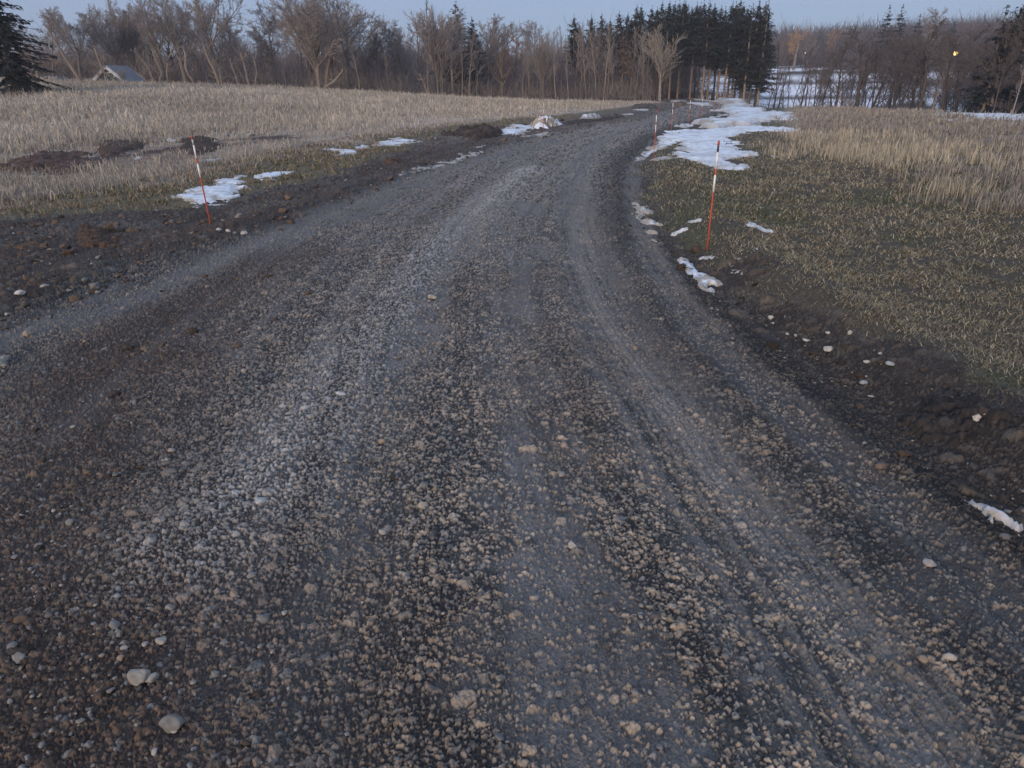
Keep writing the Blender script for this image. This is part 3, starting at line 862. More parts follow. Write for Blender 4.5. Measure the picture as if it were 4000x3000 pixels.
SNOW = [
    # near side of the big bank
    (Z4([(560, 440), (720, 436), (980, 433), (1150, 420), (1300, 402), (1480, 392), (1700, 404), (1960, 428), (1985, 480), (1850, 462), (1600, 456), (1480, 458), (1420, 482), (1330, 498), (1240, 520),
         (1330, 560), (1440, 600), (1320, 604), (1450, 660), (1640, 710), (1560, 722), (1250, 740), (1400, 786), (1440, 802), (1380, 836), (1410, 886), (1290, 882), (1180, 872), (1090, 870), (1040, 832), (960, 812), (760, 764), (560, 704), (640, 660), (740, 620), (700, 560), (520, 540), (500, 500)]),
     'widest white snow sheet spread over the grass behind the tall right stake', .13, .12, .35, 0.25),
    # ribbed dirty snow along the road edge of the bank
    (Z4([(215, 762), (300, 650), (400, 562), (520, 500), (700, 520), (730, 560), (640, 600), (480, 640), (520, 680), (400, 710), (330, 745)]),
     'dirty ribbed snow sloping down to the road at the foot of a marker stake', .10, .30, .3, .75),
    (Z4([(455, 735), (560, 735), (740, 790), (745, 810), (640, 800), (520, 775)]),
     'narrow tongue of grey snow below the ribbed roadside snow', .05, .3, .12, .5),
    # far bank
    (Z4([(830, 392), (1000, 340), (1210, 312), (1140, 288), (1170, 262), (1220, 212), (1210, 195), (1240, 165), (1420, 140), (1600, 152), (1870, 158), (1872, 176), (1600, 184), (1480, 196), (1560, 218), (1760, 256), (1930, 248), (1930, 272), (1780, 282),
         (1640, 292), (1890, 312), (1890, 324), (1680, 322), (1730, 352), (1500, 386), (1300, 398), (1080, 416), (960, 412)]),
     'long bright snow bank running back from the bend to the spruces', .34, .16, .5, .0),
    (Z4([(1060, 295), (1120, 250), (1150, 262), (1130, 295)]), 'small snow lumps on the road edge of the far bank', .22, .15, .3, .3),
    (Z4([(665, 405), (720, 372), (760, 360), (795, 378), (780, 400), (700, 412)]), 'rounded white snow lump at the base of the third stake', .30, .05, .3, .1),
    # right hand field
    (Z5([(1330, 190), (1700, 196), (2050, 204), (2330, 212), (2330, 282), (2000, 277), (1870, 272), (1740, 242), (1520, 216)]),
     'large snow sheet along the far edge of the right field', .16, .03, .5, .15),
    (Z5([(1290, 264), (1480, 250), (1800, 268), (1812, 280), (1500, 278)]), 'thin strip of snow in the grass below the large field sheet', .07, .05, .3, .3),
    (Z5([(850, 248), (950, 250), (955, 258), (860, 256)]), 'single short snow streak in the middle of the right field', .07, .05, .25, .2),
    (Z5([(2080, 290), (2300, 292), (2300, 304), (2100, 300)]), 'low snow streak at the far right edge of the field', .06, .05, .25, .3),
    (Z5([(0, 122), (170, 124), (420, 142), (420, 152), (170, 146), (0, 142)]), 'straight snow line along the field edge in front of the bare trees', .12, .08, .4, .2),
    (Z5([(100, 575), (140, 580), (160, 592), (110, 590)]), 'tiny white snow spot by the first tall grass', .04, .05, .08, .1),
    # right verge of the road
    (Z6([(510, 830), (560, 850), (650, 890), (720, 940), (830, 1000), (965, 1078), (940, 1118), (880, 1108), (905, 1150), (860, 1200), (830, 1240), (790, 1190), (720, 1100), (600, 1020), (515, 930)]),
     'icy snow strip with mud streaks between the rut and the tall right stake', .09, .40, .10, .40),
    (Z6([(760, 866), (850, 876), (942, 914), (900, 922), (800, 892)]), 'thin grey snow sliver just below the tall right stake', .04, .25, .07, .4),
    (Z6([(1000, 965), (1060, 990), (1172, 1090), (1100, 1092), (1030, 1048)]), 'greyish melting snow on mud at the lawn corner', .04, .5, .1, .6),
    (Z6([(520, 672), (690, 654), (680, 690), (530, 692)]), 'flat white snow pad in the grass beside the tall right stake', .08, .06, .07, .1),
    (Z6([(580, 606), (700, 626), (782, 642), (760, 656), (690, 642)]), 'narrow white snow streak above the flat pad by the stake', .06, .08, .06, .1),
    (Z6([(1150, 660), (1240, 664), (1300, 690), (1396, 706), (1340, 722), (1280, 702), (1180, 682)]), 'lone white snow patch on the lawn right of the tall stake', .05, .04, .08, .1),
    (Z6([(1060, 936), (1120, 940), (1124, 966), (1064, 962)]), 'small grey snow spot on the lawn edge', .03, .3, .06, .3),
    (Z6([(1200, 905), (1245, 908), (1240, 926), (1205, 924)]), 'small white snow spot on the lawn', .03, .1, .05, .1),
    (Z6([(155, 402), (200, 408), (240, 458), (352, 474), (352, 502), (270, 512), (240, 542), (382, 568), (382, 592), (270, 592), (200, 512), (168, 452)]),
     'crumbly snow crust on the road edge at the lawn corner of the bend', .07, .35, .1, .7),
    (Z6([(310, 640), (400, 648), (395, 690), (330, 664)]), 'little snow crust between the bend crust and the icy strip', .05, .3, .08, .5),
    (Z6([(350, 734), (430, 744), (424, 782), (380, 762)]), 'snow crust with clods just above the icy strip', .05, .4, .08, .6),
    (Z6([(1040, 1290), (1110, 1280), (1160, 1310), (1120, 1360), (1060, 1340)]), 'glazed grey ice in the mud below the icy strip', .03, .55, .08, .5),
    (ZB([(808, 698), (870, 704), (905, 742), (870, 752), (830, 722)]), 'dirty ice plate in the muddy rut verge', .03, .35, .05, .4),
    (ZB([(1790, 1462), (1850, 1468), (1950, 1474), (2050, 1508), (2130, 1540), (2230, 1560), (2400, 1640), (2300, 1720), (2180, 1650), (2080, 1590), (1960, 1540), (1860, 1500)]),
     'bluish ice lying in the rut in the lower right corner', .075, .24, .07, .2),
    (ZB([(1700, 1345), (1750, 1352), (1760, 1375), (1710, 1372)]), 'bit of white ice above the bluish ice in the rut', .03, .3, .05, .5),
    # left verge
    (Z1([(1450, 712), (1550, 682), (1700, 642), (1850, 600), (1850, 572), (2030, 545), (2130, 575), (2130, 592), (2040, 612), (2120, 700), (1960, 732), (1960, 762), (1900, 792), (1700, 792), (1520, 772), (1560, 742), (1520, 722)]),
     'large grainy snow patch behind the leaning left stake', .09, .22, .13, .3),
    (Z1([(2040, 512), (2110, 520), (2090, 540), (2040, 535)]), 'small white snow flake at the top of the grainy patch', .04, .05, .08, .1),
    (Z2([(180, 772), (320, 726), (500, 704), (556, 734), (380, 772), (250, 786)]), 'slender white snow patch in short grass right of the grainy one', .07, .06, .13, .15),
    (Z2([(838, 516), (920, 504), (1104, 544), (1060, 572), (900, 546)]), 'snow patch with a flat front at the end of the green verge', .07, .18, .14, .2),
    (Z2([(905, 560), (960, 556), (1010, 568), (960, 580)]), 'snow sliver under the flat-fronted patch', .03, .1, .08, .2),
    (Z2([(1048, 486), (1130, 464), (1252, 500), (1130, 522)]), 'middle snow patch of the chain along the tall grass', .08, .15, .14, .2),
    (Z2([(1270, 460), (1400, 424), (1560, 430), (1604, 450), (1450, 482), (1300, 492)]), 'grey snow patch at the far end of the chain by the tall grass', .08, .28, .15, .3),
    (Z3([(262, 352), (420, 336), (430, 298), (600, 318), (640, 350), (500, 382), (300, 386)]), 'muddy-edged snow beside the dark clod heap and the dirty pile', .13, .25, .2, .3),
    (Z1([(1735, 385), (1850, 378), (1925, 362), (1900, 392), (1790, 408)]), 'snow strip in the dry grass right of the leaning stake', .06, .08, .1, .2),
    (Z1([(1160, 362), (1240, 360), (1260, 372), (1180, 374)]), 'thin snow line in the dry grass between dirt mounds', .05, .08, .08, .2),
    (Z3([(1580, 168), (1650, 174), (1640, 192), (1590, 186)]), 'small far snow patch above the left road edge', .12, .1, .3, .2),
    (Z3([(1380, 215), (1452, 206), (1450, 218), (1390, 224)]), 'far snow sliver beside the left road edge', .08, .1, .3, .2),
    (Z3([(1790, 92), (1880, 98), (1950, 116), (1940, 132), (1850, 120)]), 'broken snow in front of the spruces on the left road side', .2, .25, .4, .5),
    (Z3([(2020, 120), (2130, 122), (2130, 136), (2030, 134)]), 'flat snow block at the far left edge of the road', .2, .05, .4, .1),
    (Z3([(2080, 94), (2180, 90), (2290, 100), (2290, 114), (2150, 110)]), 'snow line along the spruce edge where the road ends', .25, .2, .5, .3),
    (Z3([(520, 424), (700, 392), (880, 352), (890, 360), (700, 412), (540, 440)]), 'thin ice ribbon in the wheel rut below the dirty snow pile', .03, .45, .12, .6),
    (Z3([(0, 568), (100, 542), (280, 486), (300, 494), (110, 566), (0, 600)]), 'long ice ribbon in the left wheel rut', .03, .45, .12, .6),
    (Z2([(1500, 760), (1660, 690), (1900, 610), (2090, 545), (2100, 560), (1900, 640), (1690, 715), (1530, 775)]), 'nearest ice ribbon along the left road edge', .03, .5, .12, .7),
]
for k, (poly, lab, hgt, dirt, edge, stip) in enumerate(SNOW):
    ice = 'ice' in lab.split() or 'icy' in lab
    dist = np.hypot(*hits(poly)[:, :2].mean(0))
    tint = (.66, .68, .74) if 'ice' in lab.split() else (.67, .73, .79)
    heap('snow_patch', poly, lab, 'snow patch', hgt * .6, col_snow(dirt, tint), M_SNOW, edge=edge * .7, wob=max(.03, min(.3, dist * .0045)), stipple=stip, seed=900 + 60 * k)

heap('snow_pile', Z4([(1130, 150), (1180, 118), (1225, 96), (1300, 92), (1355, 98), (1420, 140), (1380, 165), (1200, 165)]), 'tall ploughed snow pile at the end of the road by the spruces', 'snow pile', .5,
     col_snow(.22), M_SNOW, edge=.45, wob=.2, peak=(Z4([(1290, 140)])[0], 1.35, 3.2), seed=4001)
heap('snow_pile', Z3([(600, 300), (700, 290), (860, 292), (880, 320), (760, 335), (640, 330)]), 'dirty tan and white snow pile behind the far left stake', 'snow pile', .14,
     lambda x, y, sd, h, nz, lid, lh: np.where((fbm(x / .35, y / .6, 4, 3) + .1 * (h - .5) > .49)[:, None], np.array([.80, .80, .80])[None], np.where((fbm(x / .2, y / .4, 9, 3) > .45)[:, None], np.array([.40, .32, .23])[None], np.array([.13, .10, .08])[None])),
     M_SNOW, edge=.5, wob=.12, lump=.2, peak=(Z3([(770, 316)])[0], .24, 1.3), seed=4101)
heap('snow_pile', Z3([(1010, 262), (1130, 240), (1210, 252), (1190, 268), (1060, 275)]), 'low dirty snow heap farther along the left road edge', 'snow pile', .12,
     col_snow(.75, dcol=(.20, .165, .13)), M_SNOW, edge=.4, wob=.12, lump=.12, peak=(Z3([(1160, 258)])[0], .15, .9), seed=4201)

DIRT = [
    (Z1([(150, 470), (170, 400), (300, 345), (480, 300), (600, 300), (720, 360), (740, 430), (640, 500), (420, 530), (220, 560)]), 'largest red-brown dirt mound in the dry grass on the left', .07, .12, (.098, .064, .052), (.070, .050, .043), (Z1([(440, 420)])[0], .10, .9)),
    (Z1([(120, 380), (300, 315), (340, 330), (200, 400)]), 'dark strip of dug soil behind the largest red-brown mound', .06, .08, (.035, .03, .03), (.05, .04, .035), None),
    (Z1([(830, 300), (900, 240), (1050, 220), (1240, 240), (1260, 300), (1120, 350), (900, 360)]), 'dark brown dirt mound between the big mound and the pale boulder', .08, .10, (.088, .060, .048), (.060, .044, .037), (Z1([(1040, 300)])[0], .06, .7)),
    (Z1([(1540, 240), (1640, 190), (1800, 190), (1880, 240), (1860, 310), (1700, 340), (1560, 300)]), 'blackish dirt mound behind the top of the leaning stake', .07, .10, (.075, .053, .043), (.052, .04, .034), None),
    (Z1([(540, 1080), (580, 990), (680, 960), (820, 965), (930, 985), (1010, 1020), (1090, 1080), (1060, 1150), (900, 1170), (700, 1130)]), 'brown clod heap on the muddy margin left of the leaning stake', .08, .05, (.085, .056, .040), (.06, .042, .033), (Z1([(720, 1050)])[0], .05, .35)),
    (Z1([(120, 1160), (220, 1110), (360, 1090), (480, 1110), (460, 1170), (240, 1200)]), 'small orange-brown clod heap at the left margin', .05, .04, (.13, .082, .05), (.075, .052, .038), None),
    (Z2([(1800, 405), (1850, 365), (1900, 375), (1930, 405)]), 'single dark dirt lump before the long clod heap', .1, .2, (.04, .033, .028), (.055, .043, .034), None),
    (Z2([(1945, 400), (1960, 345), (2080, 335), (2212, 330), (2330, 345), (2330, 400), (2230, 430), (2100, 450), (2000, 420)]), 'long heap of dark clods beside the far left road edge', .12, .30, (.045, .036, .030), (.066, .05, .038), None),
    (Z2([(1290, 640), (1330, 605), (1450, 595), (1510, 630), (1460, 660), (1340, 660)]), 'reddish clod heap on the verge beside the ice ribbon', .09, .1, (.11, .07, .05), (.06, .043, .035), None),
    (ZB([(1560, 1010), (1640, 930), (1740, 900), (1850, 920), (1960, 980), (2100, 1060), (2212, 1130), (2260, 1250), (2150, 1240), (1950, 1130), (1780, 1110), (1640, 1110)]), 'dark earth heap at the lawn edge on the far right', .045, .045, (.032, .028, .026), (.048, .040, .035), (ZB([(1760, 1000)])[0], .03, .3)),
    (ZB([(1250, 830), (1330, 790), (1480, 770), (1560, 820), (1480, 880), (1340, 880)]), 'low dark earth heap among white stones on the right verge', .03, .035, (.04, .031, .026), (.062, .048, .038), None),
    (Z3([(870, 300), (960, 268), (1100, 262), (1250, 245), (1400, 225), (1420, 240), (1250, 268), (1050, 292), (900, 315)]), 'dark ridge of clods along the far left road edge', .06, .10, (.045, .036, .030), (.062, .048, .038), None),
    (Z3([(1430, 160), (1600, 130), (1700, 150), (1690, 165), (1500, 172)]), 'brushy earth heap near the top of the left road edge', .2, .2, (.10, .085, .065), (.06, .05, .04), None),
    (Z3([(1830, 125), (1900, 112), (1960, 125), (1930, 140), (1850, 140)]), 'orange-brown earth heap by the far left road edge', .2, .2, (.15, .10, .065), (.09, .06, .045), None),
]
for k, (poly, lab, hgt, lmp, a, b, pk) in enumerate(DIRT):
    heap('dirt_mound', poly, lab, 'dirt mound', hgt, col_dirt(a, b), M_EARTH, edge=max(.28, hgt * 2.2), wob=.16 if 'in the dry grass' in lab or 'mound' in lab else .07, lump=lmp, peak=pk, seed=6000 + 60 * k)


# ------------------------------------------------------------------ grass
def blades(base, h, lean_dir, lean, w, c0, c1, curl=.5):
    n = len(base)
    a = R.uniform(0, math.pi, n)
    side = np.stack([np.cos(a), np.sin(a), np.zeros(n)], 1) * (w / 2)[:, None]
    ld = np.stack([np.cos(lean_dir), np.sin(lean_dir), np.zeros(n)], 1)
    up = np.array([0, 0, 1.0])
    m = base + up * (h * .55 * np.cos(lean * curl))[:, None] + ld * (h * .55 * np.sin(lean * curl))[:, None]
    t = m + up * (h * .45 * np.cos(lean * 1.5))[:, None] + ld * (h * .45 * np.sin(lean * 1.5))[:, None]
    V = np.stack([base - side, base + side, m - side * .8, m + side * .8, t], 1).reshape(-1, 3)
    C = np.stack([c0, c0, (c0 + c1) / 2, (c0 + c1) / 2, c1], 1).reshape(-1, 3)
    o = (np.arange(n) * 5)[:, None]
    q = np.array([0, 1, 3, 2])[None] + o
    tr = np.array([2, 3, 4])[None] + o
    return V, q, tr, C


def grass_object(name, label, parts):
    V = []; Q = []; T = []; C = []; off = 0
    for v, q, t, c in parts:
        V.append(v); Q.append(q + off); T.append(t + off); C.append(c); off += len(v)
    me = mesh_np(name, np.vstack(V), [np.vstack(Q), np.vstack(T)], np.vstack(C))
    return tag(obj(name, me, M_GRASS), label, 'grass', kind='stuff')


def fan_points(n, r0, r1, a0, a1, power=1.0):
    """points in a fan: density falling with distance"""
    u = R.random(n)
    if power == 1.0: rr = r0 * (r1 / r0) ** u
    else: rr = (r0 ** (1 - power) + u * (r1 ** (1 - power) - r0 ** (1 - power))) ** (1 / (1 - power))
    aa = np.radians(R.uniform(a0, a1, n))
    return rr * np.sin(aa), rr * np.cos(aa), rr


SNOWP = [hits(p[0])[:, :2] for p in SNOW] + [hits(d[0])[:, :2] for d in DIRT]


def in_poly(x, y, P):
    ins = np.zeros(x.shape, bool)
    n = len(P)
    for i in range(n):
        a = P[i]; b = P[(i + 1) % n]
        c = ((a[1] > y) != (b[1] > y))
        with np.errstate(divide='ignore', invalid='ignore'):
            ins ^= c & (x < (b[0] - a[0]) * (y - a[1]) / (b[1] - a[1]) + a[0])
    return ins


def off_patches(x, y, skip=.10):
    bad = np.zeros(x.shape, bool)
    for P in SNOWP:
        lo = P.min(0); hi = P.max(0)
        m = (x > lo[0]) & (x < hi[0]) & (y > lo[1]) & (y < hi[1])
        if m.any():
            mm = np.where(m)[0]
            bad[mm] |= in_poly(x[mm], y[mm], P)
    edge_ok = R.random(len(x)) < skip
    return ~bad | edge_ok


def pick(n, cols, p):
    c = np.array(cols)[R.choice(len(cols), n, p=p)]
    return c * R.uniform(.75, 1.2, (n, 1))


def make_grass():
    # --- short lawn right of the road
    x, y, r = fan_points(560000, 1.7, 34, 2, 80, 1.25)
    g = in_lawn(x, y) + 1.0 * (fbm(x / .8, y / .8, 41, 4) - .5)
    clump = fbm(x / .35, y / .35, 703, 3); cl2 = fbm(x / .12, y / .12, 705, 2)
    k = (g > -.05) & (R.random(len(x)) < sst(.23, .57, .65 * clump + .35 * cl2) * np.clip(.2 + g / 1.0, 0, 1)) & (in_right_tall(x, y) < 1.5) & off_patches(x, y)
    x, y, r, clump = x[k], y[k], r[k], clump[k]
    n = len(x)
    z = gz(x, y)
    gn = fbm(x / 1.6, y / 1.6, 501, 4)
    green = R.random(n) < np.clip(.20 + 1.9 * (gn - .45), .10, .55)
    h = R.uniform(.02, .065, n) * (1 + .3 * (clump > .6)) * np.clip(r / 8, .9, 1.6)
    w = np.clip(r * .0009, .0024, .016) * R.uniform(.7, 1.3, n)
    tan = pick(n, [(.42, .36, .24), (.31, .26, .175), (.62, .54, .38), (.15, .12, .085)], [.38, .28, .17, .17])
    grn = pick(n, [(.07, .08, .035), (.115, .12, .055), (.18, .175, .09)], [.4, .4, .2])
    c = np.where(green[:, None], grn, tan)
    ln = R.uniform(.7, 1.5, n)
    ldir = R.uniform(0, 2 * math.pi, n)
    b = np.stack([x, y, z + .002], 1)
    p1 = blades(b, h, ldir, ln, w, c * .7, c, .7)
    grass_object('lawn_grass', 'short flattened green and straw coloured grass right of the road', [p1])

    # --- tall straw, right field
    x, y, r = fan_points(420000, 9, 66, 8, 58, .9)
    t = in_right_tall(x, y) + 3.0 * (fbm(x / 1.4, y / 1.1, 711, 4) - .5) - .3
    cl = .5 * fbm(x / .7, y / .5, 713, 4) + .5 * fbm(x / .22, y / .2, 715, 3)
    band = np.exp(-((t - 1.6) / 2.0) ** 2) * sst(.36, .50, fbm(x / 3, y / 1.5, 717, 3)) * sst(33, 23, r)
    k = (t > 0) & (in_lawn(x, y) > .4) & (R.random(len(x)) < np.clip(.03 + 1.25 * sst(.49, .63, cl) * np.clip(.32 + t / 7, 0, 1), 0, 1)) & off_patches(x, y, .10) & (r < np.interp(np.degrees(np.arctan2(x, y)), AZK, RCK) + 14)
    x, y, r, t, band, cl = x[k], y[k], r[k], t[k], band[k], cl[k]
    n = len(x); z = gz(x, y)
    ht = R.uniform(.08, .26, n) * (.55 + .7 * cl) * (1 + .55 * band) * (1 + .25 * sst(20, 45, r))
    w = np.clip(r * .00095, .005, .05) * R.uniform(.6, 1.3, n)
    pal = pick(n, [(.58, .515, .395), (.48, .425, .32), (.34, .295, .225)], [.45, .4, .15])
    dul = pick(n, [(.345, .305, .262), (.285, .252, .222), (.43, .38, .32), (.19, .168, .15)], [.4, .25, .17, .18])
    c = np.where((R.random(n) < np.clip(band * 1.3, .05, .92))[:, None], pal, dul)
    b = np.stack([x, y, z], 1)
    lean = np.abs(R.normal(0, .20, n)) + .03
    lean = np.where(R.random(n) < .14, R.uniform(.6, 1.4, n), lean)
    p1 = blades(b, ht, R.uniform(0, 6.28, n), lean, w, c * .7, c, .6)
    m = R.random(n) < .45
    b2 = b[m] + np.array([0, 0, 1]) * (ht[m] * R.uniform(.2, .8, m.sum()))[:, None]
    p2 = blades(b2, ht[m] * R.uniform(.25, .5, m.sum()), R.uniform(0, 6.28, m.sum()), R.uniform(.5, 1.6, m.sum()), w[m] * .8, c[m] * .9, c[m], .9)
    grass_object('tall_straw', 'stiff pale yellow straw and dull grass standing in the right field', [p1, p2])

    # --- left field
    x, y, r = fan_points(760000, 6.5, 98, -58, 12.5, .7)
    t = in_left_tall(x, y) + 1.3 * (fbm(x / 1.0, y / 1.0, 721, 3) - .5)
    cl = .6 * fbm(x / 1.2, y / .9, 723, 4) + .4 * fbm(x / .25, y / .25, 725, 3)
    cover = sst(.38, .58, cl)
    thin = np.clip(.10 + t / 10.0, 0, 1)
    k = (t > 0) & (R.random(len(x)) < np.clip(.10 + cover, 0, 1) * thin * (1 - .93 * np.exp(-(poly_dist(x, y, BANDS['dug'][0]) / 1.0) ** 2) * sst(.26, .42, fbm(x / .8, y / .8, 507, 4)))) & off_patches(x, y, .26) & (y < 90 + .12 * x)
    x, y, r, t, cl, thin = x[k], y[k], r[k], t[k], cl[k], thin[k]
    dd = poly_dist(x, y, BANDS['dug'][0])
    front = np.exp(-(dd / 2.4) ** 2)
    tuft = sst(.50, .60, fbm(x / .55, y / .55, 729, 3))
    k = R.random(len(x)) < 1 - .86 * front * (1 - .9 * tuft)
    x, y, r, t, cl, thin, front = x[k], y[k], r[k], t[k], cl[k], thin[k], front[k]
    n = len(x); z = gz(x, y)
    ht = .85 * (1 - .42 * front) * R.uniform(.08, .42, n) * (.5 + .9 * cl) * (.5 + .6 * thin)
    w = np.clip(r * .00085, .005, .05) * R.uniform(.6, 1.3, n)
    c = pick(n, [(.51, .45, .37), (.43, .38, .32), (.61, .545, .445), (.285, .252, .222), (.46, .39, .305)], [.3, .27, .14, .19, .10])
    big = fbm(x / 6, y / 9, 727, 3)
    c = c * (0.75 + .5 * big)[:, None]
    tall = R.random(n) < .14 * sst(.4, .6, fbm(x / 2.2, y / 2.2, 735, 3)) * 2
    ht = np.where(tall, ht * R.uniform(1.3, 1.8, n), ht)
    c = np.where(tall[:, None], c * 1.18, c)
    b = np.stack([x, y, z], 1)
    lean = np.abs(R.normal(0, .50, n)) + .05
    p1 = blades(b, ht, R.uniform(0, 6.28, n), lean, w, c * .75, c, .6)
    m = R.random(n) < .55
    b2 = b[m] + np.array([0, 0, 1]) * (ht[m] * R.uniform(.15, .85, m.sum()))[:, None]
    p2 = blades(b2, ht[m] * R.uniform(.3, .6, m.sum()), R.uniform(0, 6.28, m.sum()), R.uniform(.5, 1.7, m.sum()), w[m] * .8, c[m] * .85, c[m], .9)
    grass_object('field_grass', 'tall dry beige grass covering the rising field left of the road', [p1, p2])

    # --- short green / matted verge left
    x, y, r = fan_points(200000, 5, 45, -62, 10, 1.1)
    g = in_left_green(x, y) + .9 * (fbm(x / .8, y / .8, 41, 4) - .5)
    t = in_left_tall(x, y)
    cl = fbm(x / .4, y / .4, 733, 3)
    k = (g > 0) & (t < 1.2) & (R.random(len(x)) < sst(.25, .6, cl) * np.clip(.3 + g, 0, 1)) & off_patches(x, y)
    x, y, r = x[k], y[k], r[k]; n = len(x); z = gz(x, y)
    gr = R.random(n) < np.clip(.05 + 1.6 * (fbm(x / 1.6, y / 1.6, 501, 4) - .42), .05, .38)
    c = np.where(gr[:, None], pick(n, [(.10, .11, .045), (.16, .165, .075)], [.5, .5]), pick(n, [(.40, .31, .20), (.29, .22, .145), (.17, .13, .09)], [.4, .35, .25]))
    p1 = blades(np.stack([x, y, z], 1), R.uniform(.03, .10, n) * np.clip(r / 10, .9, 1.5), R.uniform(0, 6.28, n), R.uniform(.4, 1.45, n), np.clip(r * .0012, .003, .03) * R.uniform(.7, 1.3, n), c * .7, c, .7)
    grass_object('verge_grass', 'matted green and straw grass along the left verge', [p1])


make_grass()


# ------------------------------------------------------------------ trees
def tubes(lines, radii, sides):
    """lines (N,k,3), radii (N,k) -> verts, quads"""
    lines = np.asarray(lines); radii = np.asarray(radii)
    N, k, _ = lines.shape
    t = np.gradient(lines, axis=1)
    t /= np.linalg.norm(t, axis=2)[..., None] + 1e-9
    ref = np.where(np.abs(t[..., 2:3]) > .9, np.array([1.0, 0, 0]), np.array([0, 0, 1.0]))
    a = np.cross(t, ref); a /= np.linalg.norm(a, axis=2)[..., None] + 1e-9
    b = np.cross(t, a)
    ang = np.arange(sides) * 2 * math.pi / sides
    v = lines[:, :, None, :] + radii[:, :, None, None] * (a[:, :, None, :] * np.cos(ang)[None, None, :, None] + b[:, :, None, :] * np.sin(ang)[None, None, :, None])
    idx = np.arange(N * k * sides).reshape(N, k, sides)
    nx = np.roll(idx, -1, axis=2)
    q = np.stack([idx[:, :-1], nx[:, :-1], nx[:, 1:], idx[:, 1:]], -1).reshape(-1, 4)
    return v.reshape(-1, 3), q


class Tree:
    def __init__(s, seed): s.g = np.random.default_rng(seed); s.L = {0: [], 1: [], 2: [], 3: [], 4: []}

    def branch(s, p, d, length, r0, lvl, spec):
        g = s.g; sp = spec[lvl]
        k = 7 if lvl == 0 else (6 if lvl == 1 else 4)
        pts = [p]; dirs = [d]
        step = length / (k - 1)
        for _ in range(k - 1):
            d = d + g.normal(0, sp['wig'], 3) + np.array([0, 0, sp['up']])
            d = d / np.linalg.norm(d)
            pts.append(pts[-1] + d * step); dirs.append(d)
        pts = np.array(pts)
        rad = r0 * (1 - (1 - sp['tip']) * np.linspace(0, 1, k))
        s.L[lvl].append((pts, rad))
        if lvl + 1 in spec:
            ns = spec[lvl + 1]
            n = max(1, int(round(ns['n'] * g.uniform(.75, 1.25))))
            for q in range(n):
                t = ns['t0'] + (1 - ns['t0']) * ((q + g.uniform(0, 1)) / n) ** .8
                f = t * (k - 1); i = min(int(f), k - 2); fr = f - i
                bp = pts[i] * (1 - fr) + pts[i + 1] * fr
                bd = dirs[i]
                ax = np.cross(bd, g.normal(size=3)); ax /= np.linalg.norm(ax) + 1e-9
                an = math.radians(g.uniform(*ns['ang']))
                nd = bd * math.cos(an) + ax * math.sin(an)
                ln = length * ns['len'] * g.uniform(.65, 1.15) * (1 - ns['taper'] * t)
                s.branch(bp, nd, ln, max(rad[i] * ns['rad'], ns['rmin']), lvl + 1, spec)

    def meshes(s, name, cb, ct, crown_from=2):
        def build(levels, sides_of, c, nm):
            V = []; Q = []; C = []; off = 0
            for lv in levels:
                if not s.L[lv]: continue
                for kk in sorted({len(a) for a, _ in s.L[lv]}):
                    ls = [l for l in s.L[lv] if len(l[0]) == kk]
                    v, q = tubes(np.array([l[0] for l in ls]), np.array([l[1] for l in ls]), sides_of[lv])
                    V.append(v); Q.append(q + off); off += len(v)
                    var = np.repeat(s.g.uniform(.75, 1.2, len(ls)), len(v) // len(ls))
                    C.append(np.array(c)[None] * var[:, None])
            return mesh_np(nm, np.vstack(V), [np.vstack(Q)], np.vstack(C)) if V else None
        sd = {0: 8, 1: 6, 2: 4, 3: 3, 4: 3}
        tr = build([l for l in range(crown_from)], sd, cb, name + '_trunk')
        cr = build([l for l in range(crown_from, 5)], sd, ct, name + '_crown')
        return tr, cr


BARKS = [(.19, .155, .125), (.15, .128, .11), (.24, .20, .165)]
TWIGS = [(.115, .088, .075), (.135, .095, .075), (.10, .083, .078)]


def spec_spread(h):
    return {0: dict(wig=.06, up=.05, tip=.6),
            1: dict(n=10, t0=.42, ang=(14, 48), len=1.55, taper=.3, rad=.40, rmin=.042, wig=.085, up=.07, tip=.2),
            2: dict(n=13, t0=.18, ang=(22, 52), len=.38, taper=.40, rad=.48, rmin=.022, wig=.17, up=.08, tip=.4),
            3: dict(n=7, t0=.12, ang=(22, 55), len=.52, taper=.35, rad=.6, rmin=.0125, wig=.20, up=.06, tip=.55),
            4: dict(n=4, t0=.1, ang=(22, 55), len=.62, taper=.3, rad=.7, rmin=.0085, wig=.2, up=.03, tip=.7)}


def spec_high(h):
    return {0: dict(wig=.06, up=.05, tip=.15),
            1: dict(n=17, t0=.42, ang=(25, 60), len=.42, taper=.5, rad=.45, rmin=.03, wig=.13, up=.08, tip=.4),
            2: dict(n=8, t0=.12, ang=(25, 60), len=.46, taper=.35, rad=.55, rmin=.018, wig=.2, up=.05, tip=.5),
            3: dict(n=6, t0=.1, ang=(25, 65), len=.52, taper=.35, rad=.6, rmin=.0125, wig=.22, up=.04, tip=.6),
            4: dict(n=3, t0=.1, ang=(25, 60), len=.55, taper=.3, rad=.7, rmin=.0095, wig=.2, up=.04, tip=.7)}


